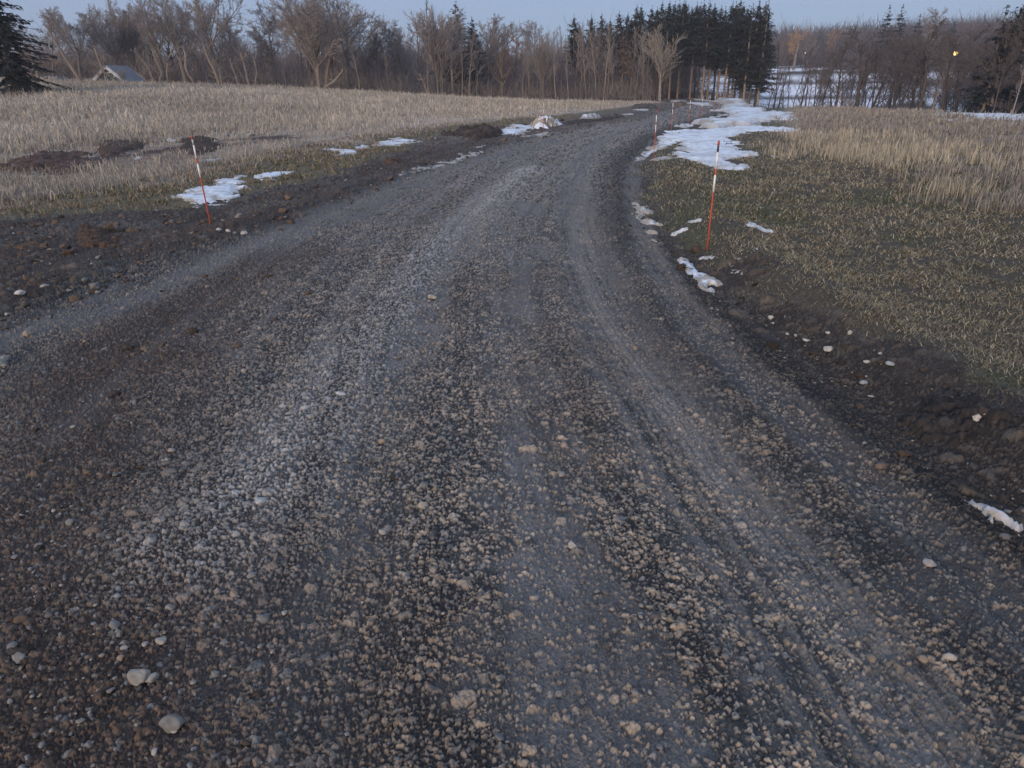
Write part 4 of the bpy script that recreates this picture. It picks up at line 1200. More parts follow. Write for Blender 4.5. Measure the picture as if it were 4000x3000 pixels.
def spec_oval(h):
    return {0: dict(wig=.06, up=.06, tip=.15),
            1: dict(n=19, t0=.22, ang=(28, 66), len=.50, taper=.55, rad=.45, rmin=.03, wig=.13, up=.08, tip=.4),
            2: dict(n=9, t0=.12, ang=(25, 60), len=.46, taper=.35, rad=.55, rmin=.018, wig=.2, up=.05, tip=.5),
            3: dict(n=7, t0=.1, ang=(25, 65), len=.52, taper=.35, rad=.6, rmin=.0125, wig=.22, up=.04, tip=.6),
            4: dict(n=4, t0=.1, ang=(25, 60), len=.55, taper=.3, rad=.7, rmin=.0095, wig=.2, up=.04, tip=.7)}


def spec_thin(h):
    return {0: dict(wig=.045, up=.06, tip=.18),
            1: dict(n=15, t0=.30, ang=(22, 48), len=.24, taper=.5, rad=.45, rmin=.020, wig=.12, up=.10, tip=.5),
            2: dict(n=6, t0=.15, ang=(25, 50), len=.5, taper=.3, rad=.6, rmin=.014, wig=.15, up=.07, tip=.6),
            3: dict(n=4, t0=.1, ang=(25, 55), len=.5, taper=.3, rad=.65, rmin=.011, wig=.18, up=.05, tip=.7)}


def spec_fan(h):
    return {0: dict(wig=.03, up=.05, tip=.5),
            1: dict(n=15, t0=.25, ang=(12, 40), len=1.2, taper=.35, rad=.45, rmin=.035, wig=.06, up=.05, tip=.3),
            2: dict(n=9, t0=.18, ang=(18, 42), len=.45, taper=.4, rad=.5, rmin=.02, wig=.1, up=.05, tip=.5),
            3: dict(n=6, t0=.12, ang=(20, 45), len=.5, taper=.35, rad=.6, rmin=.014, wig=.14, up=.04, tip=.6)}


def spec_bush(h):
    return {0: dict(wig=.1, up=.04, tip=.4),
            1: dict(n=7, t0=.1, ang=(20, 60), len=.75, taper=.3, rad=.6, rmin=.02, wig=.16, up=.06, tip=.4),
            2: dict(n=7, t0=.1, ang=(25, 60), len=.5, taper=.3, rad=.6, rmin=.014, wig=.2, up=.04, tip=.5),
            3: dict(n=6, t0=.1, ang=(25, 65), len=.5, taper=.3, rad=.65, rmin=.011, wig=.22, up=.0, tip=.6)}


def spec_willow(h):
    return {0: dict(wig=.06, up=.05, tip=.4),
            1: dict(n=13, t0=.3, ang=(25, 65), len=.6, taper=.35, rad=.55, rmin=.04, wig=.1, up=.07, tip=.4),
            2: dict(n=9, t0=.15, ang=(20, 55), len=.45, taper=.3, rad=.5, rmin=.02, wig=.14, up=.0, tip=.5),
            3: dict(n=9, t0=.1, ang=(25, 65), len=.5, taper=.3, rad=.6, rmin=.012, wig=.14, up=-.10, tip=.7)}


SPECS = dict(high=spec_high, spread=spec_spread, oval=spec_oval, thin=spec_thin, fan=spec_fan, bush=spec_bush, willow=spec_willow)
VAR = {}


def variant(kind, seed, cb, ct, stems=1, trunk_r=.2, lean=.0, tf=.45):
    key = (kind, seed, cb, ct, stems, lean)
    if key in VAR: return VAR[key]
    T = Tree(seed); g = T.g
    H = 10.0
    for s in range(stems):
        d = np.array([g.normal(0, .16 if stems > 1 else .03) + lean, g.normal(0, .16 if stems > 1 else .03), 1.0]); d /= np.linalg.norm(d)
        p = np.array([g.normal(0, .18), g.normal(0, .18), -.25]) if stems > 1 else np.array([0, 0, -.25])
        ln = H * tf * g.uniform(.85, 1.1)
        T.branch(p, d, ln, trunk_r * (.75 if stems > 1 else 1) * g.uniform(.8, 1.1), 0, SPECS[kind](H))
    tr, cr = T.meshes(kind + '_tree', cb, ct)
    top = max(float(max(a[:, 2].max() for a, _ in T.L[l])) for l in T.L if T.L[l])
    VAR[key] = (tr, cr, top)
    return VAR[key]


def plant(name, v, xy, ztop, label, cat='tree', group=None, rz=None, wide=1.0, sink=0.0):
    z0 = float(macro(xy[0], xy[1])) - sink
    sc = max(.08, (ztop - z0) / v[2])
    o = thing(name, label, cat, (float(xy[0]), float(xy[1]), z0), rz if rz is not None else random.uniform(0, 6.28), group)
    o.scale = (sc * wide, sc * wide, sc)
    if v[0]: obj('trunk', v[0], M_BARK, o)
    if v[1]: obj('crown', v[1], M_TWIG if name != 'spruce_tree' and name != 'cedar_tree' else M_NEEDLE, o)
    return o


B0, B1, B2 = BARKS
TW_GREY = (.265, .235, .22); TW_RED = (.285, .22, .19); TW_DK = (.13, .11, .105); TW_OR = (.46, .28, .13); TW_PALE = (.30, .26, .22)
V_SPREAD = [lambda k=k: variant('spread', 100 + k, B1, TW_GREY, 1, .22, 0, .36) for k in range(3)]
V_MULTI = [lambda k=k: variant('spread', 120 + k, B0, TW_GREY, 3, .2, 0, .34) for k in range(2)]
V_OVAL = [lambda k=k: variant('oval', 140 + k, B0, (TW_GREY, TW_RED, TW_DK)[k % 3], 1, .17, 0, .86) for k in range(4)]
V_THIN = [lambda k=k: variant('thin', 160 + k, (B0, B2)[k % 2], TW_GREY, 1, .11, 0, .9) for k in range(4)]
V_FAN = [lambda: variant('fan', 180, B1, TW_GREY, 3, .15, 0, .34), lambda: variant('fan', 181, B2, TW_PALE, 1, .13, 0, .33)]
V_BUSH = [lambda k=k: variant('bush', 200 + k, B1, (TW_RED, TW_GREY, TW_DK)[k % 3], 6, .09, 0, .5) for k in range(3)]
V_WILLOW = [lambda: variant('willow', 220, B0, (.16, .115, .085), 1, .24, 0, .55), lambda: variant('willow', 221, B0, TW_OR, 1, .24, 0, .5)]
V_DARK = [lambda k=k: variant('high', 240 + k, (.085, .07, .062), TW_DK, 1, .16, 0, .86) for k in range(3)]
V_DKTHIN = [lambda k=k: variant('thin', 260 + k, (.055, .047, .045), TW_DK, 1, .12, (0, .15, -.12)[k], .9) for k in range(3)]


def needle_tree(seed, c, h0=.3, droop=.35, widest=.17, bare=False, n_wh=40, open_=0.0, trunk_c=(.19, .15, .12)):
    g = np.random.default_rng(seed)
    H = 10.0
    k = 9
    pts = np.stack([g.normal(0, .03, k), g.normal(0, .03, k), np.linspace(-.2, H, k)], 1)
    v, q = tubes(pts[None], np.linspace(.15, .015, k)[None], 7)
    tv = [v]; tq = [q]; tc = [np.tile(trunk_c, (len(v), 1))]; off = len(v)
    # dead lower whorls
    L = []; Rd = []
    for z in np.arange(H * .10, H * (h0 + .05), .26):
        for _ in range(3):
            a = g.uniform(0, 6.28); ln = g.uniform(.4, 1.3)
            p0 = np.array([0, 0, z]); d = np.array([math.cos(a), math.sin(a), g.uniform(-.35, .1)])
            L.append(np.array([p0, p0 + d * ln * .5, p0 + d * ln + [0, 0, -.1]])); Rd.append([.022, .016, .008])
    if L:
        v, q = tubes(np.array(L), np.array(Rd), 3)
        tv.append(v); tq.append(q + off); tc.append(np.tile((.12, .095, .08), (len(v), 1)))
    trunk = mesh_np('spruce_trunk', np.vstack(tv), [np.vstack(tq)], np.vstack(tc))
    V = []; C = []
    zs = H * (h0 + (1 - h0) * np.linspace(0, 1, n_wh) ** .92)
    for z0 in zs:
        z = z0
        t = min(.999, (z - H * h0) / (H * (1 - h0)))
        rad = H * widest * (1 - t) ** .72 * (.55 + .45 * min(1, t * 6 + .3)) + .09
        nb = int(g.integers(5, 8)) if t < .93 else 4
        for b in range(nb):
            if g.random() < open_: continue
            z = z0 + g.uniform(-.16, .16) * (H * (1 - h0) / n_wh) / .17
            a = g.uniform(0, 6.28); ln = rad * g.uniform(.62, 1.18)
            m = max(2, int(ln / .17))
            s = np.linspace(.12, 1, m)
            rise = .30 * (t > .8) + .1
            px = math.cos(a) * ln * s; py = math.sin(a) * ln * s
            pz = z + ln * (rise * s - droop * s ** 1.4 * (1 - .6 * t) + .18 * np.maximum(0, s - .75))
            wdt = .25 * (1 - .5 * s) * min(1.0, .35 + rad / 1.2) + .03
            for i in range(m):
                for side in (-1, 0, 1):
                    da = a + side * g.uniform(.4, 1.0) + g.normal(0, .15)
                    l2 = wdt[i] * g.uniform(.9, 1.9)
                    p = np.array([px[i], py[i], pz[i]]) + g.normal(0, .025, 3)
                    e = p + np.array([math.cos(da) * l2, math.sin(da) * l2, -l2 * g.uniform(.1, .9)])
                    w = np.array([-math.sin(da), math.cos(da), g.normal(0, .3)]) * l2 * .27
                    mid = p * .55 + e * .45
                    V.append([p, mid + w, e, mid - w])
                    C.append(np.array(c) * g.uniform(.55, 1.35))
    # leader
    for zt in np.linspace(H * .97, H * 1.03, 5):
        for _ in range(4):
            a = g.uniform(0, 6.28)
            p = np.array([0, 0, zt]); e = p + np.array([math.cos(a) * .11, math.sin(a) * .11, .12]); w = np.array([-math.sin(a), math.cos(a), 0]) * .035
            V.append([p, (p + e) / 2 + w, e, (p + e) / 2 - w]); C.append(np.array(c))
    V = np.array(V); C = np.array(C)
    n = len(V)
    crown = mesh_np('spruce_crown', V.reshape(-1, 3), [np.arange(n * 4).reshape(-1, 4)], np.repeat(C, 4, 0), smooth=False)
    return trunk, crown, H * 1.03


SPR = [needle_tree(300 + k, ((.026, .037, .031), (.032, .038, .028), (.022, .034, .031), (.036, .037, .027))[k], h0=.40 + .03 * (k % 3), droop=.22, n_wh=36, widest=.19, open_=.12, trunk_c=(.27, .195, .14)) for k in range(4)]
SPR_BIG = needle_tree(310, (.022, .028, .026), h0=.06, droop=.55, widest=.30, n_wh=44)
SPR_FAR = [needle_tree(320 + k, (.018, .025, .028), h0=.12, droop=.3, widest=.2, n_wh=22) for k in range(2)]
SPR_THIN = needle_tree(330, (.032, .034, .026), h0=.36, droop=.25, widest=.17, n_wh=30, open_=.35, trunk_c=(.26, .22, .18))
CEDAR = needle_tree(340, (.026, .036, .024), h0=.08, droop=.05, widest=.17, n_wh=40, open_=.2)
LARCH = needle_tree(350, (.15, .10, .065), h0=.42, droop=.35, widest=.22, n_wh=22, open_=.3)


def T(kind, px, dist, ytop, label, group=None, name='bare_tree', wide=1.0, rz=None, v=None, sink=0.0):
    return plant(name, v if v is not None else kind(), at_dist(px, dist), height_for(px, dist, ytop), label, 'tree', group, rz, wide, sink)


def lean_trunk(px0, py0, px1, py1, dist, r0, r1, label, cat='tree', name='dead_tree', kink=.05, colr=(.22, .178, .14), dx=0, knob=False):
    """a bare or broken trunk: from a picture point at the ground to a picture point at its top, at one distance"""
    a = at_dist(px0, dist); z0 = float(macro(a[0], a[1])) - .2
    b = at_dist(px1, dist + dx); zt = height_for(px1, dist + dx, py1)
    k = 9
    s = np.linspace(0, 1, k)
    g = np.random.default_rng(int(px0 + py1))
    P = np.stack([a[0] + (b[0] - a[0]) * s, a[1] + (b[1] - a[1]) * s, z0 + (zt - z0) * s], 1)
    P += np.cumsum(g.normal(0, kink, (k, 3)), 0) * np.array([1, 1, .2]) * np.sin(s * math.pi)[:, None]
    rad = r0 + (r1 - r0) * s
    v, q = tubes(P[None], rad[None], 8)
    c = np.tile(colr, (len(v), 1)) * g.uniform(.8, 1.15, (len(v), 1))
    V = [v - P[0]]; Q = [q]; C = [c]; off = len(v)
    # snapped splinters at the end
    for _ in range(5):
        d = g.normal(0, .35, 3); d[2] = abs(d[2]) + .5
        l = np.stack([P[-1], P[-1] + d * r1 * 2, P[-1] + d * r1 * 4.5])
        vv, qq = tubes(l[None], np.array([[r1 * .55, r1 * .35, r1 * .06]]), 4)
        V.append(vv - P[0]); Q.append(qq + off); off += len(vv); C.append(np.tile(np.array(colr) * 1.25, (len(vv), 1)))
    o = thing(name, label, cat, tuple(P[0]))
    obj('trunk', mesh_np(name + '_trunk', np.vstack(V), [np.vstack(Q)], np.vstack(C)), M_BARK, o)
    # side twigs
    L = []; RR = []
    for _ in range(14):
        t = g.uniform(.25, .95); i = t * (k - 1); j = min(int(i), k - 2); p = P[j] + (P[j + 1] - P[j]) * (i - j) - P[0]
        d = g.normal(0, 1, 3); d[2] = abs(d[2]) * .6; d /= np.linalg.norm(d); ln = g.uniform(.3, 1.2)
        L.append([p, p + d * ln * .5, p + d * ln + [0, 0, .15 * ln], p + d * ln * 1.3 + [0, 0, .3 * ln]]); RR.append([.03, .02, .014, .008])
    v, q = tubes(np.array(L), np.array(RR), 3)
    obj('twigs', mesh_np(name + '_twigs', v, [q], np.tile(TW_GREY, (len(v), 1))), M_TWIG, o)
    return o


# --- left tree line -------------------------------------------------------------
T(None, 62, 66, -150, 'large dark spruce with layered drooping boughs at the left picture edge', name='spruce_tree', v=SPR_BIG, wide=1.35, sink=1.0)
T(V_OVAL[1], 140, 92, 70, 'small bare tree right beside the large layered spruce')
T(V_OVAL[0], 215, 90, 22, 'tall bare tree with a narrow crown behind the red shed')
T(V_SPREAD[0], 330, 90, 38, 'bare tree whose brown crown stands above the ruined white-trimmed house')
T(V_MULTI[1], 490, 94, -25, 'dense grey-brown many-stemmed tree behind the broken snag')
T(V_OVAL[2], 545, 98, 10, 'dark dense bare tree right behind the pale broken snag')
T(V_SPREAD[1], 650, 92, -50, 'tall bare tree with a wide curling crown right of the snag')
T(V_SPREAD[2], 730, 90, -45, 'bare tree of curling branches with a thin tan trunk')
T(V_SPREAD[0], 860, 90, -65, 'high bare tree with twisting dark branches against the sky', rz=2.2)
T(V_OVAL[0], 960, 93, 40, 'bare tree with a bushy purple-grey crown left of the great many-stemmed tree')
T(V_OVAL[1], 1040, 96, 60, 'reddish twiggy bare tree just left of the great many-stemmed tree')
T(V_THIN[0], 1120, 84, 190, 'small forked tan tree standing in front of the thicket')
T(V_MULTI[0], 1255, 88, -110, 'great many-stemmed bare tree with the widest crown on the skyline', wide=1.15)
T(V_SPREAD[1], 1360, 95, -20, 'bare tree with thick twisted limbs right of the great many-stemmed tree', rz=4.0)
T(V_THIN[1], 1405, 86, 120, 'slim pale tree with upswept branches beyond the leaning log')
T(V_OVAL[2], 1490, 98, 100, 'dome-crowned dark bare tree between slim pale trees')
T(V_THIN[2], 1517, 86, 200, 'thin pale tree alone in front of the dark dome-crowned tree')
T(V_OVAL[0], 1585, 100, 95, 'round bare tree left of the fan-shaped tree')
T(V_THIN[3], 1668, 88, 205, 'small whitish forked tree at the foot of the fan-shaped tree')
T(V_FAN[0], 1722, 90, -20, 'tall fan-shaped bare tree opening from a cluster of stems')
T(None, 1795, 104, 8, 'dark green irregular cedar rising behind the bare trees', name='cedar_tree', v=CEDAR, wide=1.7)
T(None, 1852, 106, 68, 'short dark green cedar top beside the taller cedar', name='cedar_tree', v=CEDAR, rz=1.0, wide=1.5)
T(V_THIN[0], 1803, 90, 30, 'very straight slender tree in front of the cedar', wide=.75)
T(V_THIN[1], 1832, 91, 110, 'pale slender sapling just right of the straight tree at the cedar')
T(V_THIN[2], 1862, 92, 120, 'pale sapling leaning out right of the cedar')
T(V_WILLOW[0], 1960, 96, 150, 'brown weeping dome-shaped tree in the middle of the wood')
T(V_OVAL[1], 2015, 106, 95, 'reddish round bare tree behind the weeping dome')
T(V_OVAL[3], 2090, 108, 75, 'tall dark twiggy tree on the skyline left of the low spruce tops')
T(V_FAN[0], 2122, 95, 110, 'bare sapling cluster with spreading stems in the middle wood', wide=.8)
T(V_THIN[3], 2223, 94, 160, 'tree with two crossing pale stems at its foot in the middle wood')
T(V_WILLOW[1], 1300, 110, 50, 'orange-brown willow crown showing behind the great many-stemmed tree')
lbl = 'one of the slim grey saplings packed together between the weeping dome and the spruces'
for k, (px, yt) in enumerate([(2040, 150), (2068, 135), (2150, 120), (2172, 105), (2192, 95), (2247, 90), (2268, 120), (2292, 88), (2305, 130), (2328, 75), (2345, 110), (2358, 85), (2372, 95), (2395, 130), (2460, 100), (2478, 95), (2498, 110), (2512, 130), (2531, 120)]):
    T(V_THIN[k % 4], px, 92 + (k * 37 % 11) + (px - 2040) * .01, yt, lbl, group='slim saplings in the middle wood')
lw = 'one of the purple-brown bare trees filling the gaps of the left wood'
for k, (px, yt) in enumerate([(70, 110), (265, 95), (400, 60), (590, 70), (610, 110), (690, 30), (790, 35), (905, 20), (925, 110), (1080, 10), (1180, 40), (1215, 100), (1300, 90), (1440, 150), (1550, 135), (1640, 90), (1770, 120), (1900, 110), (1925, 175)]):
    T((V_OVAL + V_SPREAD)[k % 7], px, 99 + (k * 7 % 16), yt * .5 - 5, lw, group='bare trees in the left wood', wide=1.25)
T(None, 2428, 97, 125, 'rusty brown half-dead conifer in front of the spruces', name='larch_tree', v=LARCH)
T(V_FAN[1], 2578, 96, 88, 'pale grey fan-shaped tree standing out against the dark spruces')
lean_trunk(137, 310, 105, 235, 84, .14, .06, 'short tan trunk leaning left under the layered spruce')
lean_trunk(160, 310, 150, 190, 84, .16, .07, 'upright tan trunk next to the red shed')
lean_trunk(327, 318, 245, 120, 85, .20, .08, 'long tan trunk leaning left in front of the wood')
lean_trunk(468, 312, 405, 190, 85, .15, .08, 'crooked dark trunk leaning across the ruined house', kink=.12)
lean_trunk(630, 322, 626, 208, 84, .19, .13, 'thick pale broken snag with a snapped top', name='tree_snag', kink=.10)
lean_trunk(590, 322, 560, 290, 83, .10, .07, 'short pale broken stub leaning by the snag', name='tree_snag')
lean_trunk(612, 322, 592, 252, 83, .12, .06, 'dark splintered stump leaning left by the snag', name='tree_snag')
lean_trunk(656, 326, 700, 195, 84, .11, .06, 'pale trunk slanting right, crossing another like an X')
lean_trunk(677, 326, 648, 180, 84.5, .11, .06, 'grey trunk slanting left, crossing another like an X', colr=(.17, .15, .13))
lean_trunk(766, 330, 745, 190, 84, .15, .09, 'bowed tan trunk standing alone in front of the thicket', kink=.1)
lean_trunk(863, 334, 825, 185, 84, .17, .09, 'long tan trunk leaning left beside a short cut stump')
lean_trunk(869, 334, 867, 268, 84, .15, .13, 'short upright cut stump beside the long leaning trunk', name='tree_snag', kink=.02)
lean_trunk(940, 338, 915, 235, 84, .10, .05, 'thin grey trunk leaning left among the thicket')
lean_trunk(977, 340, 962, 215, 84, .13, .08, 'tan trunk with a slight curve left of the forked tree')
lean_trunk(1006, 340, 1009, 235, 84, .11, .07, 'straight tan trunk right of the curved one')
lean_trunk(1252, 344, 1345, 278, 84, .17, .09, 'fallen pale log propped up against the great tree', cat='log', name='fallen_log', kink=.12)
lean_trunk(1222, 350, 1221, 325, 83.5, .1, .07, 'small pale stump at the foot of the great tree', name='tree_snag', kink=.01)
lean_trunk(1670, 362, 1645, 290, 86, .08, .04, 'bent thin stem at the foot of the fan-shaped tree')

# --- the spruce plantation -----------------------------------------------------
front = [(2615, 8), (2648, 3), (2698, 12), (2745, 6), (2766, 20), (2806, 30), (2832, 10), (2860, 0), (2892, 26), (2931, 8)]
labs = ['spruce at the left corner of the dark plantation', 'spruce second in from the left corner of the plantation', 'front spruce with the reddish lower trunk behind the road end', 'front spruce just left of the paired thin trunks',
        'front spruce with a thin straight trunk mid plantation', 'short-topped spruce left of the snow pile', 'spruce directly behind the left side of the snow pile', 'tallest spruce of the plantation, above the snow pile', 'lower spruce right of the tallest one', 'spruce with a ragged top near the right end of the plantation']
for k, ((px, yt), lb) in enumerate(zip(front, labs)):
    T(None, px, 103 + (k % 3) * 1.5, yt, 'dark ' + lb, name='spruce_tree', v=SPR[k % 4], wide=1.0)
T(None, 2908, 101, 20, 'pale-barked thin conifer at the right end of the plantation', name='spruce_tree', v=SPR_THIN)
T(None, 2930, 103, 12, 'second thin conifer with a tan trunk at the plantation end', name='spruce_tree', v=SPR_THIN, rz=2.0)
T(None, 2965, 102, 8, 'last thin open conifer at the edge of the snowy valley', name='spruce_tree', v=SPR_THIN, rz=4.0)
back = [(2238, 60), (2304, 62), (2342, 54), (2375, 75), (2408, 44), (2440, 50), (2473, 22), (2491, 20), (2530, 25), (2550, 30), (2568, 8), (2595, 3), (2632, 5), (2655, 3), (2680, 30), (2712, 14), (2724, 6), (2763, 18), (2790, 26), (2845, 10), (2872, 14), (2900, 30), (2955, 12), (2260, 90), (2360, 88), (2455, 70), (2580, 40)]
for k, (px, yt) in enumerate(back):
    T(None, px, 111 + (k * 5 % 13), yt, 'one of the dark spruces crowded behind the plantation front', group='spruces behind the front row', name='spruce_tree', v=SPR[(k + 1) % 4])

# --- right: trees on the field edge --------------------------------------------
Rt = [(3045, 72, 190, V_DKTHIN[1], 'dark leaning tree at the left end of the valley tree row'), (3105, 72, 240, V_DKTHIN[0], 'thin dark tree in front of the snowy slope, next after the leaning one'),
      (3222, 70, 215, V_DKTHIN[0], 'slim dark tree left of the leaning and thick pair'), (3341, 69, 150, V_DKTHIN[2], 'tree slanting left, base touching the thick brown trunk'), (3363, 68, 95, V_DARK[0], 'thickest brown tree of the valley row'),
      (3418, 68, 160, V_DKTHIN[1], 'tan tree leaning right beside the thickest brown tree'), (3467, 67, 130, V_DARK[1], 'pale bare tree between the thickest tree and the shrub'),
      (3525, 67, 170, V_DKTHIN[0], 'thin dark tree rising behind the round shrub'), (3565, 66, 150, V_DKTHIN[2], 'dark thin tree just left of the big leaning trunk'),
      (3598, 65, 70, V_DARK[2], 'big dark trunk leaning right in the valley row'), (3656, 65, 150, V_THIN[1], 'pale twin-stemmed tree right of the big leaning trunk'),
      (3699, 64, 110, V_DARK[0], 'dense dark tree under the street lamp'), (3757, 64, 140, V_DKTHIN[0], 'slim dark tree right of the street lamp')]
for px, d, yt, kd, lb in Rt:
    T(kd, px, d, yt, lb, wide=1.6 if 'thickest brown tree of' in lb or 'big dark trunk' in lb else 1.15)
lb = 'one of the thin dark trees scattered on the snowy slope beyond the valley row'
for k in range(26):
    px = 3030 + k * 37 + (k * 53 % 29)
    T((V_DKTHIN + V_DARK)[k % 6], px, 88 + (k * 31 % 60), 150 + (k * 47 % 95), lb, group='thin trees on the snowy slope')
lb = 'one of the thin dark stems in the valley row before the snowy slope'
for k, (px, yt) in enumerate([(3010, 260), (3025, 250), (3075, 270), (3140, 250), (3170, 262), (3195, 240), (3265, 235), (3287, 240), (3310, 250), (3395, 230), (3450, 240), (3490, 235), (3545, 230), (3620, 220), (3640, 235), (3720, 230), (3740, 225)]):
    T(V_DKTHIN[k % 3], px, 68 + (k * 7 % 9), yt, lb, group='thin stems of the valley row', wide=1.1)
T(V_BUSH[0], 405, 84, 262, 'reddish leafless shrub in front of the left eave of the ruined house', name='shrub')
T(V_BUSH[1], 492, 84, 255, 'grey leafless shrub half hiding the pale roof of the ruined house', name='shrub')
T(V_BUSH[2], 3545, 64, 375, 'round dark leafless shrub on the field edge', name='shrub')
T(V_BUSH[0], 3330, 70, 365, 'brownish leafless shrub at the foot of the leaning pair', name='shrub')
T(V_BUSH[2], 3010, 96, 345, 'brown shrub at the plantation corner', name='shrub')
T(None, 3860, 60, 30, 'dark spruce rising above the trees near the right picture edge', name='spruce_tree', v=SPR_FAR[0], sink=2)
T(None, 3925, 66, 0, 'tall open dark conifer at the upper right', name='spruce_tree', v=SPR[2], sink=2)
T(None, 4010, 60, -25, 'dark conifer cut by the right picture edge', name='spruce_tree', v=SPR_FAR[1], sink=2)
for k, (px, d, yt, kd, lb) in enumerate([(3830, 62, 120, V_DARK[1], 'dark tree with crossing branches left of the right-hand thicket'), (3885, 60, 70, V_OVAL[2], 'brown-trunked tree inside the right-hand thicket'), (3905, 58, 190, V_DARK[2], 'low dark tree on the field edge in the right-hand thicket'),
                             (3960, 60, 50, V_DARK[0], 'tall dark tree at the right end of the thicket'), (3975, 56, 150, V_THIN[3], 'tan forked tree before the right-hand thicket'), (4040, 58, 60, V_DARK[1], 'dark tree on the right picture edge')]):
    T(kd, px, d, yt, lb)
lb = 'one of the broad bare crowns massed before the far hill on the right'
for k, (px, d, yt) in enumerate([(3270, 98, 150), (3390, 92, 125), (3480, 104, 95), (3510, 90, 140), (3610, 96, 105), (3690, 88, 130), (3745, 100, 90), (3800, 84, 110), (3850, 94, 75)]):
    T(V_DARK[k % 3], px, d, yt, lb, group='broad bare crowns on the right', wide=1.5)
# conifers standing out of the far hillside
for px, d, yt, lb in [(3422, 190, 24, 'pointed spruce on the far hill, left of a pair'), (3468, 190, 22, 'pointed spruce on the far hill, right of a pair'), (3540, 185, 58, 'single dark spruce on the far hill right of the pair'),
                      (3677, 200, 76, 'dark spruce top low on the far skyline'), (3178, 260, 108, 'small dark conifer on the far skyline beside an orange willow')]:
    T(None, px, d, yt, lb, name='spruce_tree', v=SPR_FAR[px % 2], wide=1.1)
T(V_WILLOW[1], 3232, 240, 105, 'orange willow glowing on the far hill')
T(V_WILLOW[1], 3090, 215, 100, 'rust-coloured willow on the far hill next to the spruces')
T(V_OVAL[1], 3140, 225, 98, 'reddish bare tree between two willows on the far hill')
T(V_OVAL[3], 3580, 190, 30, 'large round bare crown on the far skyline right of the single spruce')


# ------------------------------------------------------------------ masses nobody could count
def twig_mass(name, label, cat, pts, hts, cols, per=26, wid=.03, spread=.35):
    """upright tangles of thin twigs: pts (N,3) base, hts (N)"""
    n = len(pts)
    base = np.repeat(pts, per, 0); h = np.repeat(hts, per); c = np.repeat(cols, per, 0)
    m = len(base)
    o = R.normal(0, 1, (m, 3)) * np.array([1, 1, 0]) * (h * spread * .6)[:, None]
    lo = R.uniform(0, .65, m)
    a = R.uniform(0, 6.28, m)
    d = np.stack([np.cos(a) * R.uniform(.1, .8, m), np.sin(a) * R.uniform(.1, .8, m), R.uniform(.5, 1.2, m)], 1)
    ln = h * R.uniform(.18, .42, m)
    dome = np.clip(1 - (np.linalg.norm(o[:, :2], axis=1) / (h * spread * 1.6)) ** 2, .25, 1)
    p0 = base + o + np.array([0, 0, 1.0]) * (h * lo * dome)[:, None]
    p1 = p0 + d * (ln * .5)[:, None] + R.normal(0, .06, (m, 3)) * ln[:, None]
    p2 = p1 + d * (ln * .5)[:, None] + R.normal(0, .12, (m, 3)) * ln[:, None]
    rad = np.stack([np.full(m, wid), np.full(m, wid * .7), np.full(m, wid * .35)], 1) * R.uniform(.6, 1.4, (m, 1))
    v, q = tubes(np.stack([p0, p1, p2], 1), rad, 3)
    cc = np.repeat(c * R.uniform(.7, 1.25, (m, 1)), 9, 0)
    me = mesh_np(name, v, [q], cc)
    return tag(obj(name, me, M_TWIG), label, cat, kind='stuff')


def mass_points(n, px0, px1, d0, d1):
    px = R.uniform(px0, px1, n); d = R.uniform(d0, d1, n)
    P = np.array([at_dist(a, b) for a, b in zip(px, d)])
    return px, np.column_stack([P, macro(P[:, 0], P[:, 1])])


def colmix(n, cols, p):
    return np.array(cols)[R.choice(len(cols), n, p=p)]


px, P = mass_points(900, -200, 2560, 92, 118)
twig_mass('undergrowth', 'brushy leafless undergrowth filling the wood behind the left field', 'undergrowth', P, R.uniform(1.2, 4.2, 900), colmix(900, [(.20, .17, .155), (.225, .18, .155), (.13, .118, .118), (.28, .225, .18)], [.4, .25, .25, .1]), 34, .022, .5)
px, P = mass_points(800, -300, 2700, 108, 190)
tp = np.interp(px, [-300, 0, 300, 600, 900, 1200, 1500, 1750, 2000, 2300, 2700], [215, 205, 185, 195, 170, 178, 140, 150, 175, 130, 138]) + R.normal(0, 48, 800)
hw = np.array([height_for(a, math.hypot(b[0], b[1]), c) - b[2] for a, b, c in zip(px, P, tp)])
twig_mass('far_woods', 'dark bluish woods far behind the left tree line', 'woods', P, np.clip(hw, 2, 12), colmix(800, [(.19, .165, .165), (.22, .17, .15), (.14, .13, .145), (.27, .195, .155)], [.4, .25, .25, .1]), 76, .034, .40)
px, P = mass_points(260, 2960, 4150, 66, 82)
twig_mass('valley_brush', 'tangled dark brush in front of the snowy slope', 'brush', P, R.uniform(.8, 2.6, 260) * np.interp(px, [2960, 3500, 3680, 3850, 4100], [.45, .6, .8, 1.7, 2.2]), colmix(260, [(.05, .042, .040), (.075, .058, .05), (.04, .036, .037)], [.5, .25, .25]), 26, .016, .5)
px, P = mass_points(420, 2960, 4200, 236, 330)
twig_mass('hillside_woods', 'purple-brown bare woods covering the far hillside', 'woods', P, R.uniform(5, 14.5, 420), colmix(420, [(.125, .112, .118), (.14, .115, .11), (.11, .104, .116), (.17, .125, .10)], [.4, .25, .25, .1]), 90, .07, .36)
px, P = mass_points(230, 3000, 4200, 95, 185)
keep = R.random(230) < np.interp(px, [3000, 3250, 3600, 3750, 3850, 4200], [.04, .05, .08, .4, 1, 1])
P = P[keep]; n_ = len(P)
twig_mass('slope_thicket', 'dark bare thicket on the right side of the snowy slope', 'thicket', P, R.uniform(4, 9, n_), colmix(n_, [(.06, .05, .048), (.08, .06, .052), (.05, .044, .046)], [.45, .3, .25]), 80, .036, .4)
px, P = mass_points(200, 3000, 4200, 330, 480)
